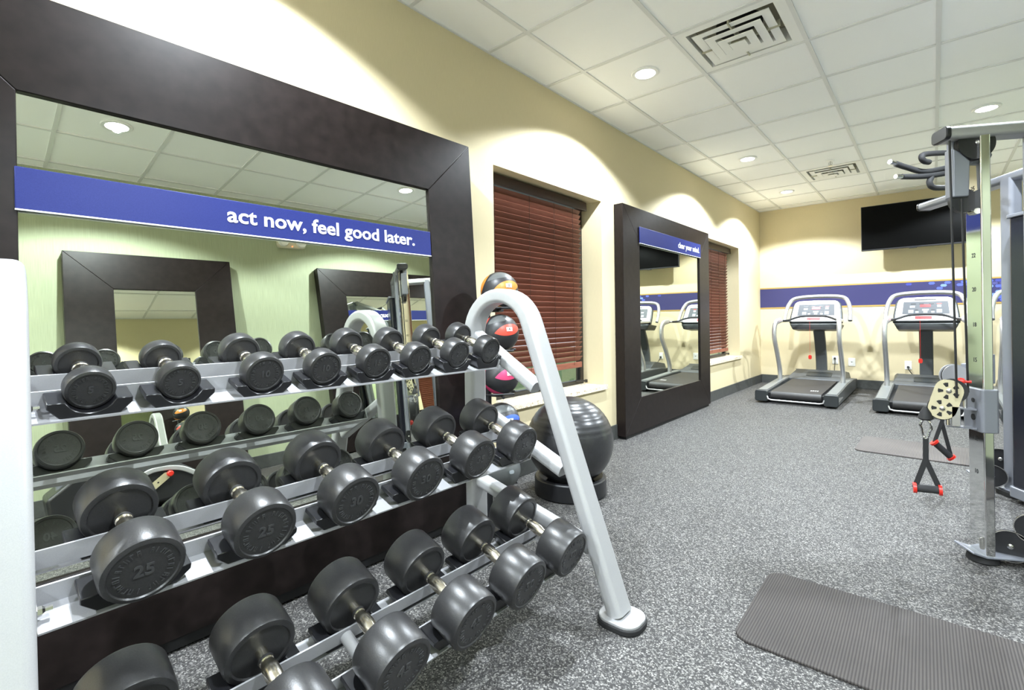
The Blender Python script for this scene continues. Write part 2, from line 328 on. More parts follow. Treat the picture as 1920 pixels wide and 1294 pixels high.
# windows with frame, glass, granite sill, crank
for n, (y0, y1) in enumerate(WIN):
    z0 = WZ0; XG = -0.215
    f = MB()
    f.box(XG - 0.03, XG + 0.02, y0, y0 + 0.05, z0, WZ1); f.box(XG - 0.03, XG + 0.02, y1 - 0.05, y1, z0, WZ1)
    f.box(XG - 0.03, XG + 0.02, y0 + 0.05, y1 - 0.05, z0, z0 + 0.05); f.box(XG - 0.03, XG + 0.02, y0 + 0.05, y1 - 0.05, WZ1 - 0.05, WZ1)
    wo = struct(f.build('window_%d' % (n + 1), 'bronze', bevel=0.003, seg=1))
    MB().box(XG - 0.004, XG + 0.002, y0 + 0.05, y1 - 0.05, z0 + 0.05, WZ1 - 0.05).build('pane', 'glass', wo)
    MB().box(-WT + 0.0, 0.0, y0, y1, z0 - 0.02, z0 + 0.018).box(-0.0, 0.028, y0 - 0.03, y1 + 0.03, z0 - 0.02, z0 + 0.018).build('window_sill', 'granite', wo, bevel=0.003, seg=1)
    MB().tube([(XG + 0.03, y1 - 0.14, z0 + 0.055), (XG + 0.05, y1 - 0.10, z0 + 0.05), (XG + 0.07, y1 - 0.04, z0 + 0.045)], 0.008, 8).tube([(XG + 0.07, y1 - 0.04, z0 + 0.032), (XG + 0.07, y1 - 0.04, z0 + 0.058)], 0.012, 8).build('window_crank', 'bronze', wo)
    # blind
    XB = -0.135; ya, yb_ = y0 + 0.015, y1 - 0.135 if n == 0 else y1 - 0.12
    bl = thing('window_blind', ['cherry wood venetian blind in the window behind the dumbbell rack', 'cherry wood venetian blind in the far window by the corner'][n], 'blind', (XB, (y0 + y1) / 2, z0 + 0.02), group='wood blinds on the left wall')
    L = Matrix.Translation((-XB, -(y0 + y1) / 2, -z0 - 0.02))
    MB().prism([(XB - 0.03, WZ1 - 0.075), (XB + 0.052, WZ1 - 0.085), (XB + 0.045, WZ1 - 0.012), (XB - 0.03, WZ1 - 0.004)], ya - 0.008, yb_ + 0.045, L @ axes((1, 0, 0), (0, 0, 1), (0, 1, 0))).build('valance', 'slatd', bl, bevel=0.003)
    zb = 0.655 if n == 0 else 0.60
    ns = int((WZ1 - 0.10 - zb) / 0.0405); sm = MB().box(-0.0015, 0.0015, ya, yb_, -0.0245, 0.0245).mesh('slat')
    for k in range(ns):
        z = WZ1 - 0.105 - k * 0.0405
        s_ = obj('slat', sm, 'slat', bl); ang = R(38 + random.uniform(-2, 2))
        s_.matrix_local = L @ Matrix.Translation((XB, 0, z)) @ Matrix.Rotation(ang, 4, 'Y')
        zl = z
    MB().box(XB - 0.006, XB + 0.010, ya, yb_ + 0.004, zl - 0.075, zl - 0.028, L).build('bottom_rail', 'slat', bl, bevel=0.004)
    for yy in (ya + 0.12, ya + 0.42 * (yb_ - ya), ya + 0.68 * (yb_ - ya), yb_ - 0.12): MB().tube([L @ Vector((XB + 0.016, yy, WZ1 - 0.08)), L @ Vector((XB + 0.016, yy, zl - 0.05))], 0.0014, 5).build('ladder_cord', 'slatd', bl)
struct(MB().box(-14, -0.7, -6, 20, -0.35, -0.30).build('lawn', 'lawn'))

# ------------------------------------------------------------------ ceiling fixtures
LX = [GX + 0.5 * T, GX + 3.5 * T]; LY = [GY + q * T for q in (-6.5, -2.5, 1.5, 5.5, 8.5)]
desc = {(0, 0): 'behind the viewer near the window wall', (1, 0): 'behind the viewer near the green wall', (0, 1): 'above the large leaning mirror', (1, 1): 'reflected at upper left of the large mirror',
        (0, 2): 'above the first window, next to the large air diffuser', (1, 2): 'reflected at upper right of the large mirror', (0, 3): 'above the second mirror', (1, 3): 'above the cable machine beam',
        (0, 4): 'nearest the back left corner', (1, 4): 'at the back of the room above the television end'}
lp = None
for i, x in enumerate(LX):
    for j, y in enumerate(LY):
        lab = 'round recessed downlight in the ceiling %s' % desc[(i, j)]
        if lp is None:
            lp = r_ = thing('ceiling_light', lab, 'ceiling light', (x, y, H), group='recessed downlights')
            MB().lathe([(0.067, 0.006), (0.067, -0.004), (0.088, -0.004), (0.092, 0.0), (0.092, 0.006)], 40).build('trim_ring', 'trimw', r_)
            MB().lathe([(0.0, -0.001), (0.066, -0.001), (0.066, 0.005), (0, 0.005)], 40).build('lens', 'lens', r_)
        else:
            r_ = copy_tree(lp); r_.location = (x, y, H); r_['label'] = lab
        if len(r_.children) > 2: continue
        ld = bpy.data.lights.new('downlight', 'SPOT'); ld.energy = LAMP_W; ld.spot_size = R(LAMP_CONE); ld.spot_blend = 0.22; ld.shadow_soft_size = 0.03; ld.color = (0.85, 0.935, 1.0)
        lo = bpy.data.objects.new('downlight', ld); col.objects.link(lo); lo.parent = r_; lo.location = (0, 0, -0.012)
for n, (kx, ky) in enumerate(VENTS):
    cx, cy_ = GX + (kx + 0.5) * T, GY + (ky + 0.5) * T
    r_ = thing('air_diffuser', ['large square white air diffuser at the top of the ceiling', 'small far air diffuser in the ceiling beside the sprinkler'][n], 'air vent', (cx, cy_, H), group='ceiling air diffusers')
    hs = T / 2 - 0.012
    def ring(bm, s0, z0_, s1, z1_, t=0.004):
        v_ = []
        for s_, z_ in ((s0, z0_), (s1, z1_), (s1, z1_ + t), (s0, z0_ + t)): v_ += [(s_, s_, z_), (-s_, s_, z_), (-s_, -s_, z_), (s_, -s_, z_)]
        bm.add(v_, [(a * 4 + q, a * 4 + (q + 1) % 4, ((a + 1) % 4) * 4 + (q + 1) % 4, ((a + 1) % 4) * 4 + q) for a in range(4) for q in range(4)])
    bm = MB(); ring(bm, hs, 0.004, hs - 0.055, 0.004); ring(bm, hs - 0.055, 0.004, hs - 0.058, 0.095); bm.build('frame', 'vent', r_)
    for s0, z_ in ((hs - 0.082, -0.002), (hs - 0.138, -0.014), (hs - 0.194, -0.026)):
        bm = MB(); ring(bm, s0, z_, s0 - 0.046, z_ + 0.002); ring(bm, s0 - 0.046, z_ + 0.002, s0 - 0.056, z_ + 0.03); bm.build('louver', 'vent', r_)
    MB().box(-(hs - 0.25), hs - 0.25, -(hs - 0.25), hs - 0.25, -0.038, -0.034).build('center_plate', 'vent', r_)
    MB().box(-hs + 0.06, hs - 0.06, -hs + 0.06, hs - 0.06, 0.100, 0.104).build('plenum', 'duct', r_)
    MB().lathe([(0.13, 0.070), (0.13, 0.098), (0.0, 0.098)], 32).build('duct_collar', 'dark', r_)
    MB().box(-hs + 0.07, hs - 0.07, -0.004, 0.004, -0.01, 0.03).box(-0.004, 0.004, -hs + 0.07, hs - 0.07, -0.01, 0.03).build('brace', 'duct', r_)
sp = thing('sprinkler', 'small pendant fire sprinkler on the ceiling beside the far diffuser', 'sprinkler', (1.28, 6.282, H))
MB().lathe([(0.04, 0.008), (0.04, 0.0), (0.02, -0.006), (0.012, -0.006)], 24).build('escutcheon', 'trimw', sp)
MB().tube([(0, 0, 0), (0, 0, -0.05)], 0.007, 8).lathe([(0.0, -0.052), (0.024, -0.052), (0.024, -0.056), (0, -0.056)], 16).tube([(-0.014, 0, -0.015), (-0.017, 0, -0.035), (0, 0, -0.05), (0.017, 0, -0.035), (0.014, 0, -0.015)], 0.003, 6).build('head', 'steel', sp)

# ------------------------------------------------------------------ mirrors
def framed_mirror(label, origin, th, phi, width, height, fwid=0.31, facing=1, banner=None, D=0.086, recess=0.014, plinth=0.0):
    """origin: bottom centre of the front face"""
    n = Vector((math.cos(th) * math.cos(phi) * facing, math.cos(th) * math.sin(phi), math.sin(th))).normalized()
    h_ = Vector((0, 0, 1)).cross(n).normalized(); u_ = n.cross(h_)
    r_ = thing('framed_mirror', label, 'mirror', origin, axes(h_, u_, n).to_3x3(), group='dark framed mirrors')
    w2 = width / 2; iw, i0, i1 = w2 - fwid, fwid, height - fwid
    gp = 0.0006
    for poly in ([(-w2, 0), (w2, 0), (iw - gp, i0), (-iw + gp, i0)], [(w2, gp), (w2, height - gp), (iw, i1), (iw, i0)], [(w2, height), (-w2, height), (-iw + gp, i1), (iw - gp, i1)], [(-w2, height - gp), (-w2, gp), (-iw, i0), (-iw, i1)]):
        MB().prism(poly, -D, 0).build('frame_board', 'espresso', r_, bevel=0.0025, seg=2)
    MB().box(-iw - 0.02, iw + 0.02, i0 - 0.02, i1 + 0.02, -D + 0.002, -D + 0.008).build('backing', 'blackm', r_)
    MB().box(-iw, iw, i0, i1, -recess - 0.006, -recess).build('glass', 'mirror', r_)
    if plinth: MB().box(-w2 + 0.03, w2 - 0.03, -plinth, 0.002, -0.075, -0.012).build('plinth', 'blackm', r_)
    if banner:
        z0_, z1_, text, twidth, tend, off = banner['z0'], banner['z1'], banner['text'], banner['w'], banner['end'], banner['off']
        bw = banner.get('bw', iw); bx0, bx1 = banner.get('x', (-bw - 0.004, bw + 0.004))
        bn = MB().box(bx0, bx1, z0_, z1_, off - 0.006, off).build('banner', 'blue', r_, bevel=0.002, seg=2)
        MB().box(bx0, bx1, z0_ - 0.003, z0_ + 0.001, off - 0.006, off + 0.0006).build('banner_edge', 'white', bn)
        place_letters(text, banner['size'], banner.get('bold', 0.004), 0.0008, 'RIGHT', Matrix.Translation((tend, (z0_ + z1_) / 2 + banner.get('dy', 0), off + 0.0009)), 'white', bn, twidth)
        for sx_ in (-1, 1): MB().box(sx_ * (bw - 0.05) - 0.006, sx_ * (bw - 0.05) + 0.006, z0_ + 0.02, z1_ - 0.02, min(-0.012, off - 0.01), off - 0.006).build('standoff', 'blackm', bn)
    return r_
framed_mirror('huge dark framed mirror leaning on the wall behind the dumbbell rack', (0.275, 0.854, 0.045), R(3.4), R(-0.85), 2.06, 1.975, fwid=0.298, D=0.148, plinth=0.037,
              banner=dict(z0=1.337, z1=1.458, text='act now, feel good later.', w=0.826, size=0.078, end=0.626, off=0.004, bold=0.0013, x=(-0.738, 0.724), dy=0.004))
framed_mirror('dark framed mirror standing between the two windows', (0.092, 4.865, 0.026), R(0.0), 0, 2.12, 2.028, plinth=0.024,
              banner=dict(z0=1.712, z1=1.862, text='clear your mind.', w=0.60, size=0.085, end=0.72, off=0.010, bold=0.0008, bw=0.76))
framed_mirror('narrow dark framed mirror on the green wall, seen reflected at left', (W - 0.325, 1.085, 0.012), R(6.5), 0, 1.21, 2.05, facing=-1)
framed_mirror('wide dark framed mirror on the green wall behind the cable machine', (W - 0.325, 3.62, 0.012), R(6.5), 0, 2.10, 2.05, facing=-1,
              banner=dict(z0=1.44, z1=1.565, text='use your strength.', w=0.62, size=0.078, end=0.655, off=0.004, bold=0.0022))
ex = thing('emergency_light', 'cream twin-head emergency light high on the green wall, seen in the mirror', 'wall light', (W, 2.33, 2.31), axes((0, 0, 1), (0, -1, 0), (-1, 0, 0)).to_3x3() if False else None)
MB().prism(rrect(0.30, 0.10, 0.035, 5), 0, 0.055, axes((0, 1, 0), (0, 0, 1), (-1, 0, 0))).build('housing', 'cream', ex, bevel=0.01, seg=3)
for s_ in (-1, 1): MB().lathe([(0.0, 0.05), (0.05, 0.05), (0.056, 0.062), (0.05, 0.085), (0.045, 0.08), (0, 0.074)], 24, axes((0, 1, 0), (0, 0, 1), (-1, 0, 0), (0, s_ * 0.095, 0.012))).build('lamp_head', 'outlet', ex)
MB().lathe([(0, 0.052), (0.006, 0.052), (0.006, 0.062), (0, 0.064)], 12, axes((0, 1, 0), (0, 0, 1), (-1, 0, 0), (0, 0, -0.035))).build('indicator', 'ind', ex)

# ------------------------------------------------------------------ dumbbell rack
YR, YL = 1.51, 0.041                   # centre planes of the two side frames
AL = R(17.5); CA, SA = math.cos(AL), math.sin(AL)
rack = thing('dumbbell_rack', 'silver three-tier dumbbell rack with arched side frames', 'dumbbell rack', (0.9, 0.77, 0))
RL = Matrix.Translation((-0.9, -0.77, 0))
def arch_path(yc):
    cx, cz, r = 0.746, 0.987, 0.166
    p = [(0.58, yc, 0.02), (0.58, yc, 0.5), (0.58, yc, 0.93)]
    for i in range(0, 19):
        a = R(180 - (180 - 20.2) * i / 18); p.append((cx + r * math.cos(a), yc, cz + r * math.sin(a)))
    ex_, ez = cx + r * math.cos(R(20.2)), cz + r * math.sin(R(20.2)); x1 = 1.271 - 0.369 * (0.03 - 0.044)
    for t in (0.15, 0.5, 0.8, 1.0): p.append((ex_ + (x1 - ex_) * t, yc, ez + (0.03 - ez) * t))
    if yc < 0.5: p = [(x, y - 0.05 * (x - 0.95), z) for x, y, z in p]
    return [RL @ Vector(q) for q in p]
prof = rrect(0.09, 0.06, 0.018, 4)
TIERS = {'top': dict(Rp=(0.61, 0.963), hl=0.0575, p1=-0.016, p2=-0.016, fl=-0.054, ph=0.04),
         'mid': dict(Rp=(0.78, 0.648), hl=0.06, p1=-0.030, p2=-0.042, fl=-0.083, ph=0.043),
         'bot': dict(Rp=(0.96, 0.310), hl=0.0625, p1=-0.037, p2=-0.058, fl=-0.096, ph=0.04)}
for t in TIERS.values(): t['mid'] = (t['Rp'][0] + CA * t['hl'], t['Rp'][1] - SA * t['hl'])
def tmat(t):            # columns: s (along dumbbell, to the front), y, t (perpendicular, up)
    return RL @ axes((CA, 0, -SA), (0, 1, 0), (SA, 0, CA), (t['mid'][0], 0, t['mid'][1]))
for yc in (YL, YR):
    fr = MB().sweep(arch_path(yc), prof, (0, 1, 0)).build('side_frame', 'silver', rack)
    for (fx, nm) in ((1.285, 'front'), (0.58, 'rear')):
        pm = Matrix.Translation(RL @ Vector((fx, yc, 0)))
        MB().prism(rrect(0.15, 0.13, 0.05, 6), 0.018, 0.03, pm).build('foot_plate', 'silver', rack, bevel=0.003)
        MB().prism(rrect(0.16, 0.14, 0.055, 6), 0.0, 0.02, pm).build('foot_pad', 'blackm', rack, bevel=0.004)
    for (x0, z0), (x1, z1) in (((0.60, 0.985), (0.925, 0.785)), ((0.60, 0.675), (1.05, 0.482)), ((0.60, 0.358), (1.165, 0.228))):
        MB().sweep([RL @ Vector((x0, yc, z0)), RL @ Vector((x1, yc, z1))], rrect(0.062, 0.052, 0.018, 4), (0, 1, 0)).build('cross_bar', 'silver', rack)
Y0, Y1 = YL + 0.052, YR - 0.052
for tn, t in TIERS.items():
    tm = tmat(t)
    MB().box(-0.045, -0.041, Y0, Y1, t['p1'] - t['ph'], t['p1'], tm).box(-0.118, -0.045, Y0, Y1, t['fl'] - 0.004, t['fl'], tm).build('rear_rail', 'rail', rack)
    MB().box(0.046, 0.050, Y0, Y1, t['fl'] - 0.004, t['p2'], tm).box(0.050, 0.120, Y0, Y1, t['fl'] - 0.004, t['fl'], tm).build('front_rail', 'rail', rack)
    for ye in (Y0 - 0.006, Y1 + 0.001):
        MB().box(-0.118, 0.120, ye, ye + 0.005, t['fl'] - 0.004, t['p1'] - 0.004, tm).build('end_bracket', 'silver', rack)
    for ye, s_ in ((Y0 + 0.004, 1), (Y1 - 0.004, -1)):
        for sx_ in (-0.085, 0.085): MB().lathe([(0.009, 0), (0.009, 0.008), (0.005, 0.012), (0.005, 0.022), (0, 0.022)], 6, tm @ axes((1, 0, 0), (0, 0, 1), (0, s_, 0), (sx_, ye - s_ * 0.004, t['fl'] + 0.018))).build('bolt', 'steel', rack)
    if tn == 'bot': MB().tube([tm @ Vector((-0.041, 0.655, t['p1'] - 0.022)), tm @ Vector((0.046, 0.655, t['p1'] - 0.03))], 0.016, 14).build('spacer_tube', 'silver', rack)

# dumbbells
def dumbbell_proto(D, L, hlen, num):
    r_ = D / 2; o = thing('dumbbell', 'proto', 'dumbbell')
    rot = lambda s_: axes((0, s_, 0), (0, 0, 1), (s_, 0, 0), (s_ * hlen / 2, 0, 0))
    c = min(0.008, L * 0.14)
    prof_ = [(0.0, 0.004), (r_ * 0.78, 0.004), (r_ * 0.82, 0.0), (r_ - c * 1.2, 0.0), (r_ - c * 0.35, c * 0.35), (r_, c * 1.2), (r_ * 1.005, L * 0.5), (r_, L - c * 1.2), (r_ - c * 0.35, L - c * 0.35), (r_ - c * 1.2, L), (r_ * 0.84, L), (r_ * 0.81, L - 0.003), (r_ * 0.5, L - 0.003), (0.0, L - 0.003)]
    for s_ in (1, -1):
        h = MB().lathe(prof_, 44, rot(s_)).build('head', 'rubber', o, angle=28)
        mt = rot(s_) @ Matrix.Translation((0, 0, L - 0.003))
        fm = axes((0, -1, 0), (1, 0, 0), (0, 0, 1)) if False else Matrix.Rotation(R(180 if s_ < 0 else 0), 4, 'Z')
        # the number stands upright on the outer face
        base = axes((0, 1, 0), (0, 0, 1), (1, 0, 0), (hlen / 2 + L - 0.003, 0, 0)) if s_ > 0 else axes((0, -1, 0), (0, 0, 1), (-1, 0, 0), (-hlen / 2 - L + 0.003, 0, 0))
        place_text(num, r_ * 0.50, r_ * 0.012, 0.0018, 'CENTER', base, 'emboss', h, name='weight_number')
        rg = MB(); nb = 26
        for q in range(nb):
            if q % 13 in (0,): continue
            a = 2 * math.pi * q / nb; w_ = random.choice((0.35, 0.55, 0.7)) * math.pi * r_ * 0.62 * 2 / nb
            mm = base @ Matrix.Rotation(a, 4, 'Z') @ Matrix.Translation((0, r_ * 0.62, 0))
            hh = r_ * 0.075; st = w_ * 0.22
            rg.box(-w_ / 2, -w_ / 2 + st, -hh, hh, 0, 0.0018, mm)
            if q % 3: rg.box(-w_ / 2 + st, w_ / 2, hh * 0.6, hh, 0, 0.0018, mm)
            if q % 2: rg.box(w_ / 2 - st, w_ / 2, -hh, hh * 0.6, 0, 0.0018, mm)
            if q % 4 == 1: rg.box(-w_ / 2 + st, w_ / 2 - st, -hh * 0.2, hh * 0.2, 0, 0.0018, mm)
        rg.build('embossed_ring', 'emboss', h)
    hl = hlen / 2
    hp = [(0.0125, -hl - 0.004), (0.0125, -hl + 0.016), (0.0155, -hl + 0.018), (0.0155, -hl + 0.027), (0.0135, -hl + 0.029), (0.0145, -hl * 0.55 + 0.006), (0.0178, -hl * 0.25), (0.0183, 0), (0.0178, hl * 0.25), (0.0145, hl * 0.55 - 0.006), (0.0135, hl - 0.029), (0.0155, hl - 0.027), (0.0155, hl - 0.018), (0.0125, hl - 0.016), (0.0125, hl + 0.004)]
    hd = MB().lathe(hp, 28, axes((0, 1, 0), (0, 0, 1), (1, 0, 0))).build('handle', 'handle', o)
    for s_ in (-1, 1): MB().lathe([(0.0162, -0.0022), (0.0168, 0), (0.0162, 0.0022), (0.014, 0.0022), (0.014, -0.0022)], 24, axes((0, 1, 0), (0, 0, 1), (1, 0, 0), (s_ * (hl - 0.0225), 0, 0))).build('grip_ring', 'blackm', hd)
    return o
ORD = ['leftmost', 'second from left', 'third from left', 'fourth from left', 'fifth from left', 'sixth from left', 'seventh from left', 'rightmost']
ORD6 = ORD[:5] + ['rightmost']
SETS = {'top': ([0.192, 0.355, 0.545, 0.715, 0.886, 1.055, 1.234, 1.404], [(0.088, 0.042, '5')] * 2 + [(0.102, 0.050, '10')] * 2 + [(0.104, 0.055, '15')] * 2 + [(0.106, 0.058, '20')] * 2, 0.115, 'top', ORD, 0.070, [-0.002, -0.003, 0.002, 0.003, 0.008, 0.008, 0.015, 0.020]),
        'mid': ([0.236, 0.460, 0.685, 0.914, 1.14, 1.37], [(0.140, 0.083, '25')] * 2 + [(0.142, 0.085, '30')] * 2 + [(0.142, 0.086, '35')] * 2, 0.12, 'middle', ORD6, 0.088, [-0.004, -0.005, -0.002, -0.003, 0.005, 0.003]),
        'bot': ([0.215, 0.450, 0.680, 0.915, 1.14, 1.37], [(0.158, 0.100, '40')] * 2 + [(0.160, 0.102, '45')] * 2 + [(0.162, 0.104, '50')] * 2, 0.125, 'bottom', ORD6, 0.092, [0, 0, -0.001, -0.004, 0.004, 0.011])}
protos = {}
for tn, (ys_, specs, hlen, word, ords, hw, dzs) in SETS.items():
    t = TIERS[tn]; tm = tmat(t); smesh = {}
    for i, (y, (D, L, num)) in enumerate(zip(ys_, specs)):
        lab = 'black round rubber dumbbell with worn metal handle, %s on the %s tier' % (ords[i], word)
        if num not in protos:
            protos[num] = o = dumbbell_proto(D, L, hlen, num)
        else: o = copy_tree(protos[num])
        o['label'] = lab; o['group'] = 'dumbbells on the %s tier' % word
        dz = dzs[i]; o.location = (t['mid'][0] + SA * dz, y, t['mid'][1] + CA * dz); o.rotation_euler = (0, AL, 0)
        # saddles
        r_ = D / 2 + 0.0008; fl = t['fl'] + 0.0005; top = max(fl + 0.03, dz - D / 2 + 0.028)
        poly = [(-hw * 0.72, fl), (hw * 0.72, fl), (hw, top - 0.012), (hw, top)]; na = 10
        ymax = min(math.sqrt(max(1e-6, r_ * r_ - (dz - top) ** 2)), hw - 0.008)
        for q in range(na + 1):
            yy = ymax * (1 - 2 * q / na); poly.append((yy, max(fl + 0.0015, dz - math.sqrt(max(0, r_ * r_ - yy * yy)))))
        poly += [(-hw, top), (-hw, top - 0.012)]
        smesh[num] = [MB().prism(poly, s0, s1, axes((0, 1, 0), (0, 0, 1), (1, 0, 0))).mesh('saddle') for s0, s1 in ((0.052, 0.114), (-0.112, -0.047))]
        for me in smesh[num]:
            s_ = obj('saddle', me, 'saddle', rack, bevel=0.0015, seg=1); s_.matrix_local = tm @ Matrix.Translation((0, y, 0))

# ------------------------------------------------------------------ medicine balls
def leaf(bm, rad, c, tdir, a, w_, n=14):
    c = Vector(c).normalized(); t = Vector(tdir); t = (t - c * t.dot(c)).normalized(); s_ = c.cross(t)
    def fn(u_, v_):
        al = (u_ - 0.5) * 2 * R(a); be = (v_ - 0.5) * 2 * R(w_) * max(0.02, (1 - abs((u_ - 0.5) * 2) ** 2.2))
        d = (c * math.cos(al) + t * math.sin(al)); d = d * math.cos(be) + s_ * math.sin(be); return d * rad
    bm.quadgrid(fn, n, 6)
def sphere_prof(r_, n=24): return [(r_ * math.sin(math.pi * i / n), -r_ * math.cos(math.pi * i / n)) for i in range(n + 1)]
MX, MY = 0.405, 1.868
tr = thing('medicine_ball_rack', 'black upright medicine ball rack between the large mirror and window', 'ball rack', (MX, MY, 0))
MB().tube([(-0.075, -0.02, 0.012), (-0.075, -0.02, 1.13)], 0.02, 14).build('post', 'black', tr)
MB().prism(rrect(0.20, 0.34, 0.03), 0, 0.022).build('base', 'black', tr, bevel=0.003)
BR = 0.098; zs = [0.275, 0.525, 0.762, 0.985, 1.205]
for z in zs:
    cz = z - BR * 0.93
    MB().tube([(-0.075, -0.02, cz - 0.012), (0, 0, cz - 0.012), (0.055, -0.04, cz - 0.012)], 0.008, 8).build('cradle_arm', 'black', tr)
    MB().tube([(-0.02, -0.105, cz + 0.002), (0.075, 0.02, cz + 0.002)], 0.006, 8).build('cradle_bar', 'black', tr)
    MB().tube([(-0.075, -0.005, cz + 0.002), (0.02, 0.10, cz + 0.002)], 0.006, 8).build('cradle_bar', 'black', tr)
toc = (CAM - Vector((MX, MY, 0.9))); toc.z = 0; toc.normalize(); side = Vector((0, 0, 1)).cross(toc)
for z, mcol, lab, num in ((1.205, 'morange', 'orange and black medicine ball at the top of the ball rack', '2'), (0.985, 'mred', 'red and black medicine ball, second from the top of the ball rack', '4'),
                     (0.762, 'mpink', 'pink and black medicine ball in the middle of the ball rack', '6'), (0.525, 'mblue', 'blue and black medicine ball below the pink one', '8'),
                     (0.275, None, 'plain dark grey medicine ball lowest on the ball rack', '10')):
    bo = thing('medicine_ball', lab, 'medicine ball', (MX, MY, z), group='medicine balls on the rack')
    MB().lathe(sphere_prof(BR), 36).build('shell', 'mblack' if mcol else 'mgrey', bo)
    if mcol:
        p1 = MB(); leaf(p1, BR * 1.006, toc * 0.75 + side * 0.45 + Vector((0, 0, 0.18)), side + Vector((0, 0, 0.25)), 48, 17); p1.build('colour_panel', mcol, bo)
        p2 = MB(); leaf(p2, BR * 1.006, toc * 0.35 - side * 0.9 + Vector((0, 0, 0.42)), Vector((0, 0, 1)) + side * 0.3, 34, 13); p2.build('colour_panel', mcol, bo)
        p3 = MB(); leaf(p3, BR * 1.006, toc * 0.5 - side * 0.4 + Vector((0, 0, -0.8)), side - Vector((0, 0, 0.5)), 40, 13); p3.build('colour_panel', mcol, bo)
        p4 = MB(); leaf(p4, BR * 1.004, toc * 0.55 + side * 0.05 + Vector((0, 0, 0.75)), side + Vector((0, 0, 0.6)), 45, 15); p4.build('grey_panel', 'mgrey', bo)
        c = (toc * 0.80 + side * 0.45 + Vector((0, 0, 0.20))).normalized(); hx = Vector((0, 0, 1)).cross(c).normalized()
        lb = MB().box(-0.016, 0.016, -0.010, 0.010, -0.002, 0.0, axes(hx, c.cross(hx), c, c * BR * 1.03)).build('label_patch', 'white', bo)
        place_text(num, 0.017, 0.0006, 0.0004, 'CENTER', axes(hx, c.cross(hx), c, c * (BR * 1.03 + 0.0004)), 'mblack', lb, name='label_number')
    else:
        c = (toc * 0.85 + side * 0.5 + Vector((0, 0, 0.12))).normalized(); hx = Vector((0, 0, 1)).cross(c).normalized()
        MB().prism(rrect(0.028, 0.018, 0.008), -0.002, 0.0, axes(hx, c.cross(hx), c, c * BR * 1.02)).build('label_patch', 'btn', bo)
# exercise ball on ring base
EX, EY, ER = 0.425, 2.465, 0.262
pr = []
for i in range(97):
    a = math.pi * i / 96; lat = 90 - math.degrees(a) * 1.0; rr = ER
    z = -ER * math.cos(a); la = math.degrees(math.asin(max(-1, min(1, z / ER))))
    if -62 < la < 75 and abs(((la + 100) % 8.6) - 4.3) < 0.95 and (la > 8 or la < -40): rr = ER * 0.9925
    pr.append((rr * math.sin(a), -rr * math.cos(a)))
eb = MB().lathe(pr, 64).build('exercise_ball', 'ball', None, angle=60); eb.location = (EX, EY, ER + 0.055)
tag(eb, 'large shiny black exercise ball with ridged bands below the window', 'exercise ball')
rb = MB().lathe([(0.15, 0.0), (0.208, 0.0), (0.217, 0.008), (0.217, 0.098), (0.212, 0.105), (0.196, 0.108), (0.172, 0.088), (0.15, 0.06), (0.15, 0.0)], 56).build('ball_base', 'black'); rb.location = (EX, EY, 0)
tag(rb, 'low round black ring base holding the exercise ball', 'ball stand')

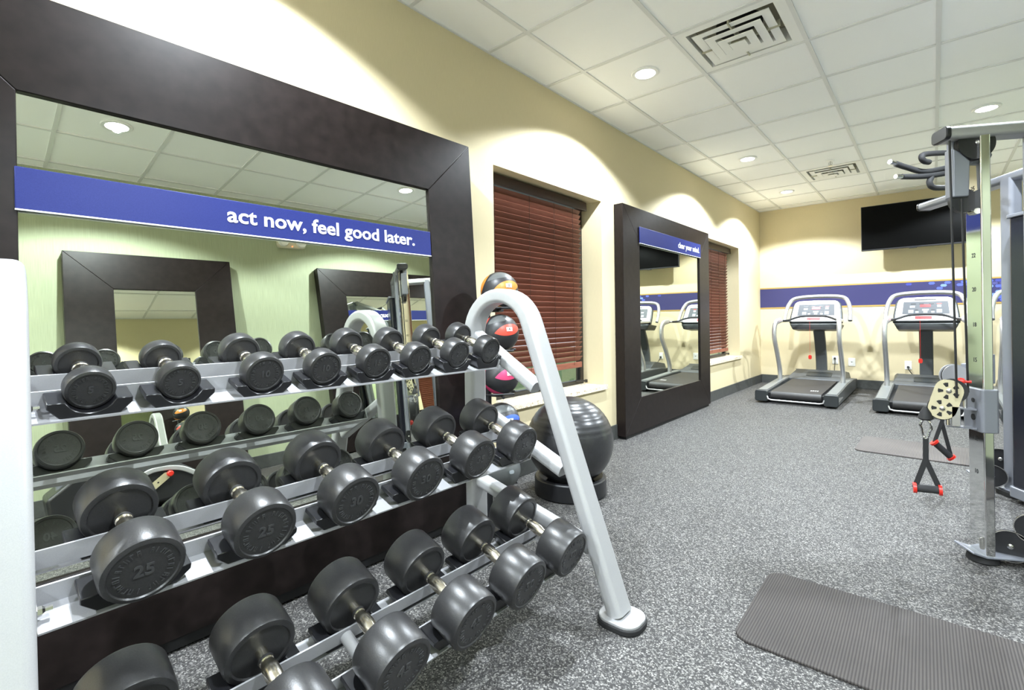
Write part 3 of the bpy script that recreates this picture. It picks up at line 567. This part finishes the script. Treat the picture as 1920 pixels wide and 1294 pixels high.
# ------------------------------------------------------------------ treadmills
def treadmill(label, cx, y0=6.5):
    t = thing('treadmill', label, 'treadmill', (cx, y0, 0), group='treadmills along the back wall')
    for s_ in (-1, 1):
        X0, X1 = (0.30, 0.42) if s_ > 0 else (-0.42, -0.30)
        poly = [(0.02, 0.022), (0.0, 0.045), (0.0, 0.135), (0.02, 0.15), (1.0, 0.19), (1.55, 0.19), (1.9, 0.16), (1.9, 0.03)]
        MB().prism(poly, X0, X1, axes((0, 1, 0), (0, 0, 1), (1, 0, 0))).build('side_cover', 'tmgrey', t, bevel=0.008, seg=2)
        MB().prism([(0.06, 0.1535), (1.0, 0.1915), (1.3, 0.1915), (1.3, 0.1945), (1.0, 0.1945), (0.06, 0.1565)][::-1], X0 + 0.012, X1 - 0.012, axes((0, 1, 0), (0, 0, 1), (1, 0, 0))).build('foot_rail', 'tmtop', t, bevel=0.001, seg=1)
        MB().prism(rrect(0.145, 0.135, 0.025, 4, (X0 + X1) / 2, 0.088), -0.012, 0.03, axes((1, 0, 0), (0, 0, 1), (0, -1, 0), (0, 0.02, 0))).build('end_cap', 'tmdark', t, bevel=0.008)
        p = spline([(s_ * 0.362, 0.98, 0.17), (s_ * 0.362, 0.97, 0.33), (s_ * 0.362, 0.84, 0.55), (s_ * 0.362, 0.70, 0.75), (s_ * 0.362, 0.70, 0.90), (s_ * 0.355, 0.76, 0.975), (s_ * 0.335, 0.88, 1.00)], 6)
        MB().sweep(p, rrect(0.05, 0.075, 0.022, 4), (1, 0, 0)).build('upright', 'tmsilver', t)
        p = spline([(s_ * 0.345, 0.84, 0.985), (s_ * 0.345, 1.05, 0.99), (s_ * 0.33, 1.22, 0.99), (s_ * 0.30, 1.36, 0.995)], 5)
        hr = MB().tube(p, 0.019, 12).build('handrail', 'tmsilver', t)
        MB().lathe([(0.023, -0.014), (0.023, 0.014)], 14, axes((0, 0, 1), (1, 0, 0), (0, 1, 0), (s_ * 0.338, 0.90, 0.992))).build('rail_collar', 'black', hr)
        MB().prism([(0.10, 0.06), (0.44, 0.075), (0.44, 0.085), (0.10, 0.115)], 0, 0.002, axes((0, 1, 0), (0, 0, 1), (s_, 0, 0), (s_ * 0.42, 0, 0))).build('side_decal', 'tmsilver', t)
    MB().box(-0.30, 0.30, 0.06, 1.6, 0.05, 0.125).build('deck', 'blackm', t, bevel=0.004)
    pr_ = []
    for i in range(9):
        a = R(90 + 180 * i / 8); pr_.append((0.065 + 0.045 * math.cos(a), 0.10 + 0.045 * math.sin(a)))
    pr_ = [(1.32, 0.178)] + [(0.2, 0.1495)] + pr_ + [(1.32, 0.06)]
    MB().prism(pr_, -0.262, 0.262, axes((0, 1, 0), (0, 0, 1), (1, 0, 0))).build('running_belt', 'tmbelt', t)
    for k in range(4): MB().box(0.12 + k * 0.022, 0.132 + k * 0.022, 0.24, 0.30, 0.152 + 0.0004 * k, 0.1535 + 0.0004 * k).build('belt_mark', 'white', t)
    MB().tube([(-0.30, 0.0, 0.10), (-0.285, -0.008, 0.055), (-0.25, -0.01, 0.045), (0.25, -0.01, 0.045), (0.285, -0.008, 0.055), (0.30, 0.0, 0.10)], 0.009, 10).build('rear_guard', 'tmsilver', t)
    # motor hood
    hp = [(-0.34, 1.26, 0.185), (-0.27, 1.58, 0.275), (-0.30, 1.62, 0.285), (-0.33, 1.9, 0.24), (-0.36, 1.95, 0.06)]
    b_ = MB(); n = len(hp); vs_ = [Vector(p) for p in hp] + [Vector((-p[0], p[1], p[2])) for p in hp]; vs_ += [Vector((-0.34, 1.26, 0.06)), Vector((0.34, 1.26, 0.06))]
    b_.add(vs_, [(i, i + 1, n + i + 1, n + i) for i in range(n - 1)] + [(0, 2 * n, 4, 3, 2, 1), (n, n + 1, n + 2, n + 3, n + 4, 2 * n + 1), (0, n, 2 * n + 1, 2 * n), (4, 2 * n, 2 * n + 1, n + 4)])
    b_.build('motor_hood', 'tmgrey', t, bevel=0.008, seg=2)
    MB().prism(rrect(0.30, 0.17, 0.03), 0.0, 0.004, axes((1, 0, 0), (0, 0.9626, 0.2707), (0, -0.2707, 0.9626), (0.03, 1.44, 0.2362))).build('hood_panel', 'tmdark', t)
    MB().sweep(spline([(0, 1.86, 0.15), (0, 1.84, 0.4), (0, 1.76, 0.65), (0, 1.62, 0.92)], 5), rrect(0.14, 0.07, 0.02, 4), (1, 0, 0)).build('centre_post', 'tmgrey', t)
    # console
    cz, cyy = 0.935, 1.34
    MB().prism([(-0.27, 0.0), (0.27, 0.0), (0.31, 0.085), (-0.31, 0.085)], -0.02, 0.30, axes((1, 0, 0), (0, 0.1, 0.995), (0, 0.995, -0.1), (0, cyy, 0.865))).build('console_tray', 'tmdark', t, bevel=0.015, seg=3)
    MB().prism([(-0.262, 0.0), (0.262, 0.0), (0.28, 0.04), (-0.28, 0.04)], -0.024, -0.02, axes((1, 0, 0), (0, 0.1, 0.995), (0, 0.995, -0.1), (0, cyy, 0.865))).build('tray_lip', 'black', t)
    cm = axes((1, 0, 0), (0, 0.50, 0.866), (0, -0.866, 0.50), (0, 1.36, 0.965))
    face = [(-0.32, 0.0), (0.32, 0.0)] + [(0.32 - 0.006 * i, 0.06 + 0.05 * i) for i in range(1, 5)] + [(0.283, 0.308), (0.262, 0.335), (0.225, 0.350), (0, 0.358), (-0.225, 0.350), (-0.262, 0.335), (-0.283, 0.308)] + [(-0.32 + 0.006 * i, 0.06 + 0.05 * i) for i in range(4, 0, -1)]
    MB().prism(face, -0.05, 0.0, cm).build('console_back', 'tmdark', t, bevel=0.012, seg=2)
    fs = [(a * 0.93, 0.012 + b__ * 0.955) for a, b__ in face]
    cf = MB().prism(fs, 0.0, 0.008, cm).build('console_face', 'tmwhite', t, bevel=0.004, seg=2)
    pn = MB().prism([(-0.225, 0.105), (0.225, 0.105), (0.212, 0.285), (-0.212, 0.285)], 0.008, 0.0095, cm).build('display_panel', 'panel', t, bevel=0)
    for (a0, a1, b0, b1, m_) in ((-0.05, 0.05, 0.205, 0.24, 'led'), (-0.14, -0.09, 0.245, 0.256, 'black'), (-0.06, -0.015, 0.245, 0.256, 'black'), (0.035, 0.08, 0.245, 0.256, 'black'), (0.11, 0.155, 0.245, 0.256, 'red'),
                            (0.11, 0.15, 0.20, 0.235, 'btn'), (-0.165, -0.115, 0.12, 0.165, 'btn'), (-0.10, -0.07, 0.158, 0.168, 'black'), (-0.03, 0.03, 0.155, 0.175, 'white'), (-0.02, 0.02, 0.12, 0.145, 'btn'), (0.055, 0.09, 0.158, 0.168, 'black'),
                            (0.105, 0.155, 0.12, 0.17, 'btn'), (0.055, 0.085, 0.12, 0.145, 'btn'), (-0.095, -0.065, 0.12, 0.145, 'btn'), (-0.15, -0.10, 0.195, 0.225, 'btn')):
        MB().box(a0, a1, b0, b1, 0.0095, 0.0115, cm).build('button' if m_ != 'led' else 'display', m_, pn)
    MB().prism([(-0.10, 0.305), (0.10, 0.305), (0.11, 0.32), (-0.11, 0.32)], 0.008, 0.010, cm).build('name_badge', 'black', t)
    MB().box(-0.10, 0.06, 0.035, 0.075, 0.008, 0.012, cm).build('start_stop_bar', 'led', t)
    arch = spline([(-0.395, 1.44, 0.985), (-0.39, 1.52, 1.10), (-0.36, 1.60, 1.235), (-0.28, 1.65, 1.315), (0, 1.66, 1.335), (0.28, 1.65, 1.315), (0.36, 1.60, 1.235), (0.39, 1.52, 1.10), (0.395, 1.44, 0.985)], 6)
    MB().tube(arch, 0.026, 14).build('console_arch', 'tmsilver', t)
    MB().tube(spline([(-0.345, 1.02, 0.99), (-0.28, 1.12, 1.0), (-0.16, 1.20, 1.045), (0, 1.21, 1.055), (0.16, 1.20, 1.045), (0.28, 1.12, 1.0), (0.345, 1.02, 0.99)], 6), 0.014, 10).build('front_bar', 'black', t)
    MB().tube([(-0.05, 1.28, 1.02), (-0.05, 1.275, 0.50)], 0.0016, 6).build('safety_cord', 'red', t)
    MB().prism(rrect(0.040, 0.058, 0.017), 0, 0.012, axes((1, 0, 0), (0, 0, 1), (0, -1, 0), (-0.05, 1.28, 0.485))).build('safety_key', 'red', t, bevel=0.002)
    return t
tm0 = treadmill('grey treadmill nearest the back left corner', 0.865)
for cx, lab in ((2.035, 'grey treadmill under the wall television, middle of the row'), (3.02, 'grey treadmill at the far right end, mostly hidden by the cable machine')):
    c = copy_tree(tm0); c.location.x = cx; c['label'] = lab

# ------------------------------------------------------------------ television, outlets
tv = thing('television', 'black flat television mounted high on the back wall', 'television', (1.906, YB, 1.917))
TX0, TX1, TZ0, TZ1 = -0.54, 0.54, 0.02, 0.630
MB().box(TX0, TX1, -0.306, -0.262, TZ0, TZ1).build('casing', 'black', tv, bevel=0.004)
MB().box(TX0 + 0.008, TX1 - 0.008, -0.3072, -0.306, TZ0 + 0.018, TZ1 - 0.008).build('screen', 'screen', tv)
MB().box(-0.03, 0.05, -0.309, -0.28, TZ0 - 0.010, TZ0).build('sensor', 'black', tv, bevel=0.002)
MB().box(-0.2, 0.2, -0.262, -0.235, 0.15, 0.5).build('mount_plate', 'blackm', tv)
MB().box(-0.05, 0.05, -0.236, -0.02, 0.28, 0.38).build('mount_arm', 'blackm', tv)
MB().box(-0.12, 0.12, -0.02, 0, 0.2, 0.46).build('wall_bracket', 'blackm', tv)
for i, (x, z) in enumerate(((1.006, 0.40), (1.208, 0.378), (1.843, 0.363))):
    lab = ['white wall outlet with a black plug behind the left treadmill', 'white wall outlet without a plug, between the two treadmills', 'white wall outlet with a black plug behind the middle treadmill'][i]
    o = thing('wall_outlet', lab, 'outlet', (x, YB, z), group='outlets on the back wall')
    am = axes((1, 0, 0), (0, 0, 1), (0, -1, 0))
    MB().prism(rrect(0.075 + (i == 1) * 0.01, 0.118, 0.008), 0, 0.006, am).build('cover_plate', 'outlet', o, bevel=0.002)
    for dz in (-0.024, 0.024): MB().prism(rrect(0.034, 0.03, 0.010), 0.006, 0.009, am @ Matrix.Translation((0, dz, 0))).build('socket', 'white', o)
    if i == 1: MB().lathe([(0.006, 0.008), (0.006, 0.014), (0.0, 0.014)], 10, am).build('coax_port', 'steel', o)
    else:
        c = thing('power_cord', 'black plug and power cord in the outlet behind the %s treadmill' % ('left' if i == 0 else 'middle'), 'power cord', (x, YB, z), group='treadmill power cords')
        dz = 0.024 if i == 0 else -0.024
        MB().prism(rrect(0.026, 0.03, 0.006), 0.0095, 0.045, am @ Matrix.Translation((0, dz, 0))).build('plug', 'black', c, bevel=0.003)
        e = (0.0, -0.19) if i == 0 else (0.10, -0.17)
        MB().tube(spline([(0, -0.04, dz), (0.004, -0.055, dz - 0.03), (e[0] * 0.5, -0.05, dz - 0.10), (e[0], -0.06, e[1]), (e[0] + 0.05, -0.10, -z + 0.01)], 6), 0.005, 8).build('cord', 'black', c)

# ------------------------------------------------------------------ cable machine
CX, CYM = 2.258, 2.87
cmch = thing('cable_machine', 'silver dual cable machine with chrome columns and pull-up handles', 'cable machine', (2.6, 3.45, 0))
L = Matrix.Translation((-2.6, -3.45, 0))
P_ = lambda x, y, z: L @ Vector((x, y, z))
def yawm(ang, x, y, z=0): return L @ Matrix.Translation((x, y, z)) @ Matrix.Rotation(ang, 4, 'Z')
def bar(p0, p1, w_, h_, r=0.015):
    d = (Vector(p1) - Vector(p0)).normalized(); N = Vector((0, 0, 1)).cross(d)
    N = N.normalized() if N.length > 0.01 else Vector((1, 0, 0))
    return MB().sweep([P_(*p0), P_(*p1)], rrect(w_, h_, r, 4), N)
for k, (cx, cy_, psi, ztop) in enumerate(((CX, CYM, 25, 1.80), (2.345, 4.22, -25, 1.80))):
    cmx = yawm(R(psi), cx, cy_)
    cc = MB().prism(rrect(0.036, 0.105, 0.005, 3), 0.04, ztop, cmx).build('chrome_column', 'chrome', cmch)
    if k == 0:
        for q, (num, z) in enumerate((('25', 1.585), ('22', 1.30), ('20', 1.155), ('18', 1.005), ('15', 0.855), ('12', 0.52), ('10', 0.38))):
            place_text(num, 0.026, 0.0004, 0.0003, 'CENTER', cmx @ axes((0, -1, 0), (0, 0, 1), (-1, 0, 0), (-0.0182, 0.0, z)), 'blackm', cc, name='height_number')
# near side
nd_ = Vector((0.874, 0.487, 0)); n0 = Vector((2.15, 2.80, 1.818))
fd = Vector((0.537, -0.843, 0)); f0 = Vector((2.06, 4.67, 1.835))
b1 = n0 + nd_ * 0.92; b2 = f0 + fd * 0.92
bar(n0, b1, 0.10, 0.052, 0.018).build('top_beam', 'silver', cmch)
bar(f0 + fd * 0.03, b2, 0.10, 0.052, 0.018).build('top_beam', 'tower', cmch)
bar(n0 - nd_ * 0.018, n0 + nd_ * 0.002, 0.104, 0.056, 0.018).build('beam_cap', 'black', cmch, bevel=0.004)
bar(f0 + fd * 0.012, f0 + fd * 0.032, 0.104, 0.056, 0.018).build('beam_cap', 'black', cmch, bevel=0.004)
bar(b1, b2, 0.10, 0.06, 0.018).build('rear_beam', 'silver', cmch)
# uprights, towers and shrouds
for (ux, uy, d, wv_) in ((2.455, 2.955, nd_, 0.10), (2.455, 4.01, fd, 0.068)):
    ang = math.atan2(d.y, d.x)
    MB().prism(rrect(0.085, wv_, 0.02, 4), 0.03, 1.83, yawm(ang, ux, uy)).build('upright', 'tower', cmch)
    MB().prism(rrect(0.15, 0.14, 0.05, 5), 0.0, 0.03, yawm(ang, ux, uy)).build('upright_foot', 'blackm', cmch, bevel=0.004)
    MB().prism(rrect(0.13, 0.12, 0.04, 5), 0.03, 0.042, yawm(ang, ux, uy)).build('foot_plate', 'tower', cmch, bevel=0.004)
    c2 = Vector((ux, uy, 0)) + d * 0.30
    MB().prism(rrect(0.40, 0.20, 0.03, 4), 0.09, 1.58, yawm(ang, c2.x, c2.y)).build('weight_shroud', 'shroud', cmch, bevel=0.006)
    MB().prism(rrect(0.42, 0.22, 0.03, 4), 0.03, 0.09, yawm(ang, c2.x, c2.y)).build('shroud_base', 'tower', cmch, bevel=0.006)
    MB().prism(rrect(0.42, 0.22, 0.03, 4), 1.58, 1.60, yawm(ang, c2.x, c2.y)).build('shroud_cap', 'tower', cmch, bevel=0.004)
    c3 = Vector((ux, uy, 0)) + d * 0.55
    MB().prism(rrect(0.07, 0.07, 0.02, 4), 0.0, 1.83, yawm(ang, c3.x, c3.y)).build('rear_upright', 'tower', cmch)
# base feet of columns, floor pulleys
for k, (cx, cy_, d) in enumerate(((CX, CYM, nd_), (2.345, 4.22, fd))):
    a0 = Vector((cx, cy_, 0)) - d * 0.07; a1 = Vector((cx, cy_, 0)) + d * 0.22; s_ = Vector((-d.y, d.x, 0))
    pts = [P_(*(a0 + Vector((0, 0, 0.052)))), P_(*(a0 + d * 0.05 + Vector((0, 0, 0.036)))), P_(*(a1 + Vector((0, 0, 0.034))))]
    MB().sweep(pts, [(-0.06, -0.004), (0.06, -0.004), (0.06, 0.004), (-0.06, 0.004)], s_).build('base_plate', 'tower', cmch, bevel=0.002)
    MB().lathe([(0.05, 0.0), (0.055, 0.006), (0.05, 0.032), (0, 0.032)], 24, L @ Matrix.Translation((cx, cy_, 0))).build('rubber_foot', 'blackm', cmch)
    MB().prism(rrect(0.03, 0.05, 0.01), 0, 0.004, L @ axes((d.x, d.y, 0), (0, 0, 1), (s_.x * -1, s_.y * -1, 0), (cx - s_.x * 0.0, cy_ - 0.034, 0.085))).build('bolt_plate', 'steel', cmch)
    for (px_, pz, rr) in ((0.085, 0.075, 0.062), (0.155, 0.165, 0.058)):
        pc = Vector((cx, cy_, 0)) + Vector((px_, 0.04 if k == 0 else -0.24, pz)) + (Vector((0.02, 0, 0)) if k else Vector())
        if k: pc = Vector((2.36 + (px_ - 0.085) * 0.55, 3.98 + (px_ - 0.085), pz + 0.03))
        am = L @ axes((1, 0, 0), (0, 0, 1), (0, -1, 0), pc)
        pu = MB().lathe([(0, -0.012), (rr, -0.012), (rr, -0.008), (rr * 0.86, 0), (rr, 0.008), (rr, 0.012), (0, 0.012)], 36, am).build('floor_pulley', 'black', cmch)
        MB().lathe([(rr + 0.001, 0.0135), (rr + 0.004, 0.0135), (rr + 0.004, 0.017), (rr + 0.001, 0.017), (rr + 0.001, 0.0135)], 36, am).build('pulley_rim', 'steel', pu)
        MB().lathe([(0.011, 0.012), (0.011, 0.018), (0.006, 0.022), (0, 0.022)], 10, am).build('pulley_bolt', 'steel', pu)
    q0 = Vector((cx, cy_, 0)) + d * 0.15
    MB().tube([P_(q0.x, q0.y, 0.03), P_(q0.x + d.x * 0.2, q0.y + d.y * 0.2, 0.02)], 0.012, 10).build('floor_tube', 'tower', cmch)
# top pulley housings
hm = L @ axes((nd_.x, nd_.y, 0), (0, 0, 1), (nd_.y, -nd_.x, 0), (CX, CYM, 0))
def Pn(s_, o, z): return hm @ Vector((s_, z, o))
MB().lathe([(0, -0.014), (0.068, -0.014), (0.068, -0.008), (0.06, 0), (0.068, 0.008), (0.068, 0.014), (0, 0.014)], 36, hm @ Matrix.Translation((-0.02, 1.772, 0.018))).build('top_pulley', 'black', cmch)
MB().lathe([(0.010, 0.014), (0.010, 0.02), (0.005, 0.024), (0, 0.024)], 10, hm @ Matrix.Translation((-0.02, 1.772, 0.018))).build('pulley_bolt', 'steel', cmch)
hs = [(-0.095, 1.82), (-0.095, 1.76), (-0.07, 1.735), (-0.04, 1.715), (-0.045, 1.69), (-0.01, 1.695), (0.045, 1.705), (0.055, 1.725), (0.045, 1.745), (0.05, 1.77), (0.03, 1.82)]
MB().prism(hs[::-1], -0.034, 0.002, hm).build('pulley_housing', 'tower', cmch, bevel=0.004)
MB().prism([(-0.105, 1.55), (-0.045, 1.55), (-0.04, 1.70), (-0.07, 1.735), (-0.105, 1.76)], -0.03, 0.025, hm).build('front_shield', 'tower', cmch, bevel=0.006)
MB().lathe([(0, -0.012), (0.05, -0.012), (0.05, 0.012), (0, 0.012)], 30, hm @ Matrix.Translation((-0.055, 1.535, 0.0))).build('guide_pulley', 'black', cmch)
MB().lathe([(0.006, -0.02), (0.012, -0.02), (0.012, 0.02), (0.006, 0.02)], 12, hm @ Matrix.Translation((-0.022, 1.485, 0.01))).build('guide_bolt', 'steel', cmch)
# carriage on the near column
cz0, cz1 = 0.555, 0.735
cmx = yawm(R(25), CX, CYM)
MB().prism(rrect(0.062, 0.130, 0.012, 3), cz0, cz1, cmx).build('carriage', 'tower', cmch, bevel=0.003)
for z, r_ in ((0.685, 0.009), (0.613, 0.013)): MB().lathe([(r_, 0), (r_, 0.003), (0, 0.003)], 16, cmx @ axes((0, -1, 0), (0, 0, 1), (-1, 0, 0), (-0.0308, -0.01, z))).build('carriage_hole', 'blackm', cmch)
vd = Vector((-1, -0.10, 0)).normalized(); pv = Vector((CX - 0.088, CYM - 0.03, 0))
for z in (0.645, 0.565): MB().prism([(-0.035, -0.02), (0.06, -0.02), (0.06, 0.03), (-0.035, 0.02)], z, z + 0.005, L @ Matrix.Translation((CX - 0.075, CYM - 0.035, 0))).build('pivot_bracket', 'tower', cmch)
MB().lathe([(0.024, 0.570), (0.024, 0.645), (0, 0.645)], 24, L @ Matrix.Translation((pv.x, pv.y, 0))).build('pivot_tube', 'chrome', cmch)
MB().lathe([(0.006, 0), (0.006, 0.02), (0.013, 0.022), (0.016, 0.035), (0.012, 0.045), (0, 0.045)], 16, L @ axes((0, 0, 1), (0, 1, 0), (-1, 0, 0), (CX - 0.03, CYM - 0.06, 0.765))).build('release_knob', 'red', cmch)
MB().tube([P_(CX - 0.05, CYM - 0.03, 0.65), P_(CX - 0.05, CYM - 0.03, 0.72)], 0.008, 10).build('release_pin', 'steel', cmch)
# swivel pulley plates
c1, c2 = Vector((2.156, 0.726)), Vector((2.134, 0.650)); yf = CYM - 0.10
def cap_outline(ca, cb, r_, n=14):
    d = (cb - ca).normalized(); a0 = math.atan2(d.y, d.x); out = []
    for i in range(n + 1): a = a0 + R(90) + R(180) * i / n; out.append((ca.x + r_ * math.cos(a), ca.y + r_ * math.sin(a)))
    for i in range(n + 1): a = a0 - R(90) + R(180) * i / n; out.append((cb.x + r_ * math.cos(a), cb.y + r_ * math.sin(a)))
    return out
am = L @ axes((1, 0, 0), (0, 0, 1), (0, -1, 0), (0, yf, 0))
for d0 in (0.0, -0.034):
    pl = MB().prism(cap_outline(c1, c2, 0.047), d0, d0 + 0.003, am).build('pulley_plate', 'pulley', cmch)
    if d0 == 0.0:
        for c in (c1, c2):
            for i in range(5):
                a = R(90 + 72 * i + 18); mm = am @ Matrix.Translation((c.x + 0.026 * math.cos(a), c.y + 0.026 * math.sin(a), 0.0032)) @ Matrix.Rotation(a, 4, 'Z')
                MB().prism([(-0.008, -0.004), (0.008, -0.009), (0.010, 0.0), (0.008, 0.009), (-0.008, 0.004)], 0, 0.0008, mm).build('plate_hole', 'blackm', pl)
            MB().lathe([(0.010, 0.003), (0.010, 0.007), (0.004, 0.010), (0, 0.010)], 8, am @ Matrix.Translation((c.x, c.y, 0))).build('plate_bolt', 'steel', pl)
for c in (c1, c2):
    MB().lathe([(0, -0.031), (0.05, -0.031), (0.044, -0.016), (0.05, -0.001), (0, -0.001)], 30, am @ Matrix.Translation((c.x + (0.012 if c is c1 else 0), c.y, 0))).build('swivel_pulley', 'black', cmch)
MB().prism([(2.165, 0.58), (2.19, 0.58), (2.19, 0.66), (2.165, 0.66)], -0.034, 0.003, am).build('swivel_neck', 'steel', cmch)
# far swivel pulley
am2 = L @ axes((0.9, 0.43, 0), (0, 0, 1), (0.43, -0.9, 0), (2.237, 4.07, 0))
MB().lathe([(0, -0.004), (0.07, -0.004), (0.07, 0), (0, 0)], 36, am2 @ Matrix.Translation((-0.03, 0.67, 0))).build('pulley_plate', 'silver', cmch)
MB().lathe([(0, -0.034), (0.062, -0.034), (0.055, -0.02), (0.062, -0.005), (0, -0.005)], 36, am2 @ Matrix.Translation((-0.03, 0.67, 0))).build('swivel_pulley', 'blackm', cmch)
MB().lathe([(0, -0.038), (0.07, -0.038), (0.07, -0.034), (0, -0.034)], 36, am2 @ Matrix.Translation((-0.03, 0.67, 0))).build('pulley_plate', 'silver', cmch)
MB().prism(rrect(0.078, 0.078, 0.012, 3), 0.62, 0.80, yawm(R(33), 2.345, 4.22)).box(-0.06, 0.03, -0.02, 0.02, 0.68, 0.74, yawm(R(-20), 2.30, 4.17)).build('carriage', 'tower', cmch, bevel=0.003)
# cables
for (x, y, z0, z1) in ((2.168, CYM - 0.117, 0.70, 1.78), (2.205, CYM - 0.06, 0.72, 1.54)): MB().tube([P_(x + 0.0, y, z1), P_(x + 0.012, y, z0)], 0.0042, 8).build('cable', 'black', cmch)
# pull-up handles on the far beam
hq = f0 + fd * 0.12
for s_, zz in ((0, 0.0), (1, 0.02)):
    p0 = hq + Vector((0.02 + s_ * 0.05, -0.02 - 0.3 * s_, -0.005 + zz))
e0 = f0 + fd * 0.30
gl = [([(2.208, 4.15, 1.985), (2.081, 3.95, 1.935), (1.995, 3.85, 1.957), (1.945, 3.77, 1.972)], 1), ([(2.208, 4.15, 1.950), (2.106, 3.95, 1.905), (2.032, 3.85, 1.892), (1.975, 3.77, 1.887)], 1),
      ([(2.20, 4.15, 2.075), (2.085, 3.90, 2.03), (2.066, 3.86, 2.005), (2.076, 3.88, 1.985), (2.098, 3.93, 1.985)], 0), ([(2.108, 3.95, 1.895), (2.10, 3.93, 1.858), (2.122, 3.97, 1.832), (2.207, 4.15, 1.853)], 0)]
for pts, tip in gl:
    sp_ = spline(pts, 6); h = MB().tube([P_(*p) for p in sp_], 0.0165, 12).build('pull_up_grip', 'grip', cmch)
    if tip:
        e = Vector(pts[-1]); d = (Vector(pts[-1]) - Vector(sp_[-3])).normalized()
        MB().tube([P_(*e), P_(*(e + d * 0.05))], 0.013, 12).build('grip_tip', 'chrome', h)
for q, e in (((2.208, 4.15, 1.985), (2.33, 4.24, 1.86)), ((2.208, 4.15, 1.95), (2.33, 4.24, 1.845)), ((2.20, 4.15, 2.075), (2.34, 4.22, 1.86)), ((2.207, 4.15, 1.853), (2.31, 4.27, 1.83))):
    MB().tube([P_(*q), P_(*e)], 0.015, 10).build('grip_bracket', 'silver', cmch)

# strap handles hanging from the pulleys
def strap_handle(label, top, jz, a, b_, s_=1.0, gr=0.017):
    """top: under the pulley; jz, a, b_: strap joint and the two grip ends, world coordinates"""
    o = thing('cable_attachment', label, 'cable handle', top, group='strap handles on the cable machine'); top = Vector(top)
    jz, a, b_ = Vector(jz) - top, Vector(a) - top, Vector(b_) - top; bd_ = (b_ - a).normalized()
    MB().lathe([(0.005, 0.0), (0.017, -0.022), (0.024, -0.045), (0.018, -0.05), (0, -0.05)], 20, Matrix.Scale(s_, 4)).build('cable_stop', 'blackm', o)
    ring = [(0.015 * math.sin(q) * (1.1 if math.cos(q) > 0 else 0.75) * s_, 0.0, (-0.085 + 0.036 * math.cos(q)) * s_) for q in [2 * math.pi * i / 20 for i in range(20)]]
    MB().tube(ring, 0.0042 * s_, 8, closed=True).build('carabiner', 'chrome', o)
    flat = rrect(0.020, 0.004, 0.0018, 2)
    MB().sweep([Vector((0, 0, -0.115 * s_)), jz], flat, Vector((1, 0, 0))).build('strap', 'strap', o)
    for e in (a, b_): MB().sweep([jz + Vector((0, 0, 0.006)), e], flat, Vector((0, 1, 0)).cross((e - jz).normalized())).build('strap', 'strap', o)
    g_ = MB().tube([a, b_], gr, 16).build('grip', 'grip', o)
    for e, q in ((a, -1), (b_, 1)): MB().tube([e - bd_ * q * 0.006, e + bd_ * q * 0.006], gr * 1.35, 18).build('end_ring', 'red', g_)
    return o
strap_handle('black strap handle with red rings on a chrome carabiner, front of cable machine', (2.079, 2.77, 0.652), (2.078, 2.77, 0.415), (2.040, 2.765, 0.292), (2.124, 2.775, 0.296), 1.15)
strap_handle('strap handle with red rings hanging tilted behind the pale pulley plate', (2.150, 4.0, 0.60), (2.142, 4.0, 0.38), (2.106, 3.99, 0.257), (2.184, 4.01, 0.172), 1.15, 0.018)

# ------------------------------------------------------------------ mats
def mat_obj(label, x0, x1, y0, y1, ang, mname):
    o = MB().prism(rrect(x1 - x0, y1 - y0, 0.055, 8, (x1 - x0) / 2, (y1 - y0) / 2), 0.0005, 0.009).build('exercise_mat', mname, None, bevel=0.002, seg=1)
    o.location = (x0, y0, 0); o.rotation_euler = (0, 0, ang); return tag(o, label, 'exercise mat', 'ribbed floor mats')
mat_obj('brown grey ribbed exercise mat in the lower right foreground', 1.598, 3.40, 1.665, 2.20, R(0.6), 'mat')
mat_obj('brown grey ribbed exercise mat in front of the treadmills', 1.63, 3.15, 4.60, 5.18, R(-1.2), 'mat_sheen')

# ------------------------------------------------------------------ low machine seen only in the mirror
fm = thing('fitness_machine', 'low black fitness machine with red knob, seen in the mirror between the dumbbells', 'fitness machine', (2.85, 0.75, 0))
MB().prism([(-0.42, 0.05), (0.42, 0.05), (0.44, 0.20), (0.30, 0.30), (-0.30, 0.33), (-0.44, 0.22)], -0.14, 0.18, axes((0, 1, 0), (0, 0, 1), (1, 0, 0))).build('housing', 'black', fm, bevel=0.02, seg=3)
MB().sweep(spline([(-0.16, -0.02, 0.22), (-0.16, 0.12, 0.285), (-0.16, 0.28, 0.27), (-0.16, 0.40, 0.20)], 6), rrect(0.02, 0.035, 0.008), (1, 0, 0)).build('curved_rail', 'silver', fm)
sp_ = MB().prism(cap_outline(Vector((0.05, 0.12)), Vector((0.20, 0.23)), 0.025), 0, 0.005, axes((0, 1, 0), (0, 0, 1), (-1, 0, 0), (-0.165, 0, 0))).build('adjust_plate', 'pulley', fm)
for k in range(3): MB().lathe([(0.006, 0), (0.006, 0.001), (0, 0.001)], 10, axes((0, 1, 0), (0, 0, 1), (-1, 0, 0), (-0.1702, 0.05 + 0.05 * k, 0.12 + 0.037 * k))).build('adjust_hole', 'blackm', sp_)
MB().lathe([(0.008, 0), (0.02, 0.01), (0.022, 0.03), (0.014, 0.04), (0, 0.04)], 16, axes((0, 1, 0), (0, 0, 1), (-1, 0, 0), (-0.17, 0.22, 0.245))).build('knob', 'red', fm)
MB().tube([(-0.30, -0.30, 0.02), (-0.30, 0.42, 0.02)], 0.018, 12).tube([(-0.30, 0.30, 0.02), (0.30, 0.30, 0.02)], 0.018, 12).tube([(-0.30, -0.30, 0.02), (0.30, -0.30, 0.02)], 0.018, 12).build('base_tube', 'chrome', fm)
MB().tube([(-0.05, -0.36, 0.02), (-0.05, -0.36, 0.30)], 0.025, 12).build('post', 'tower', fm)
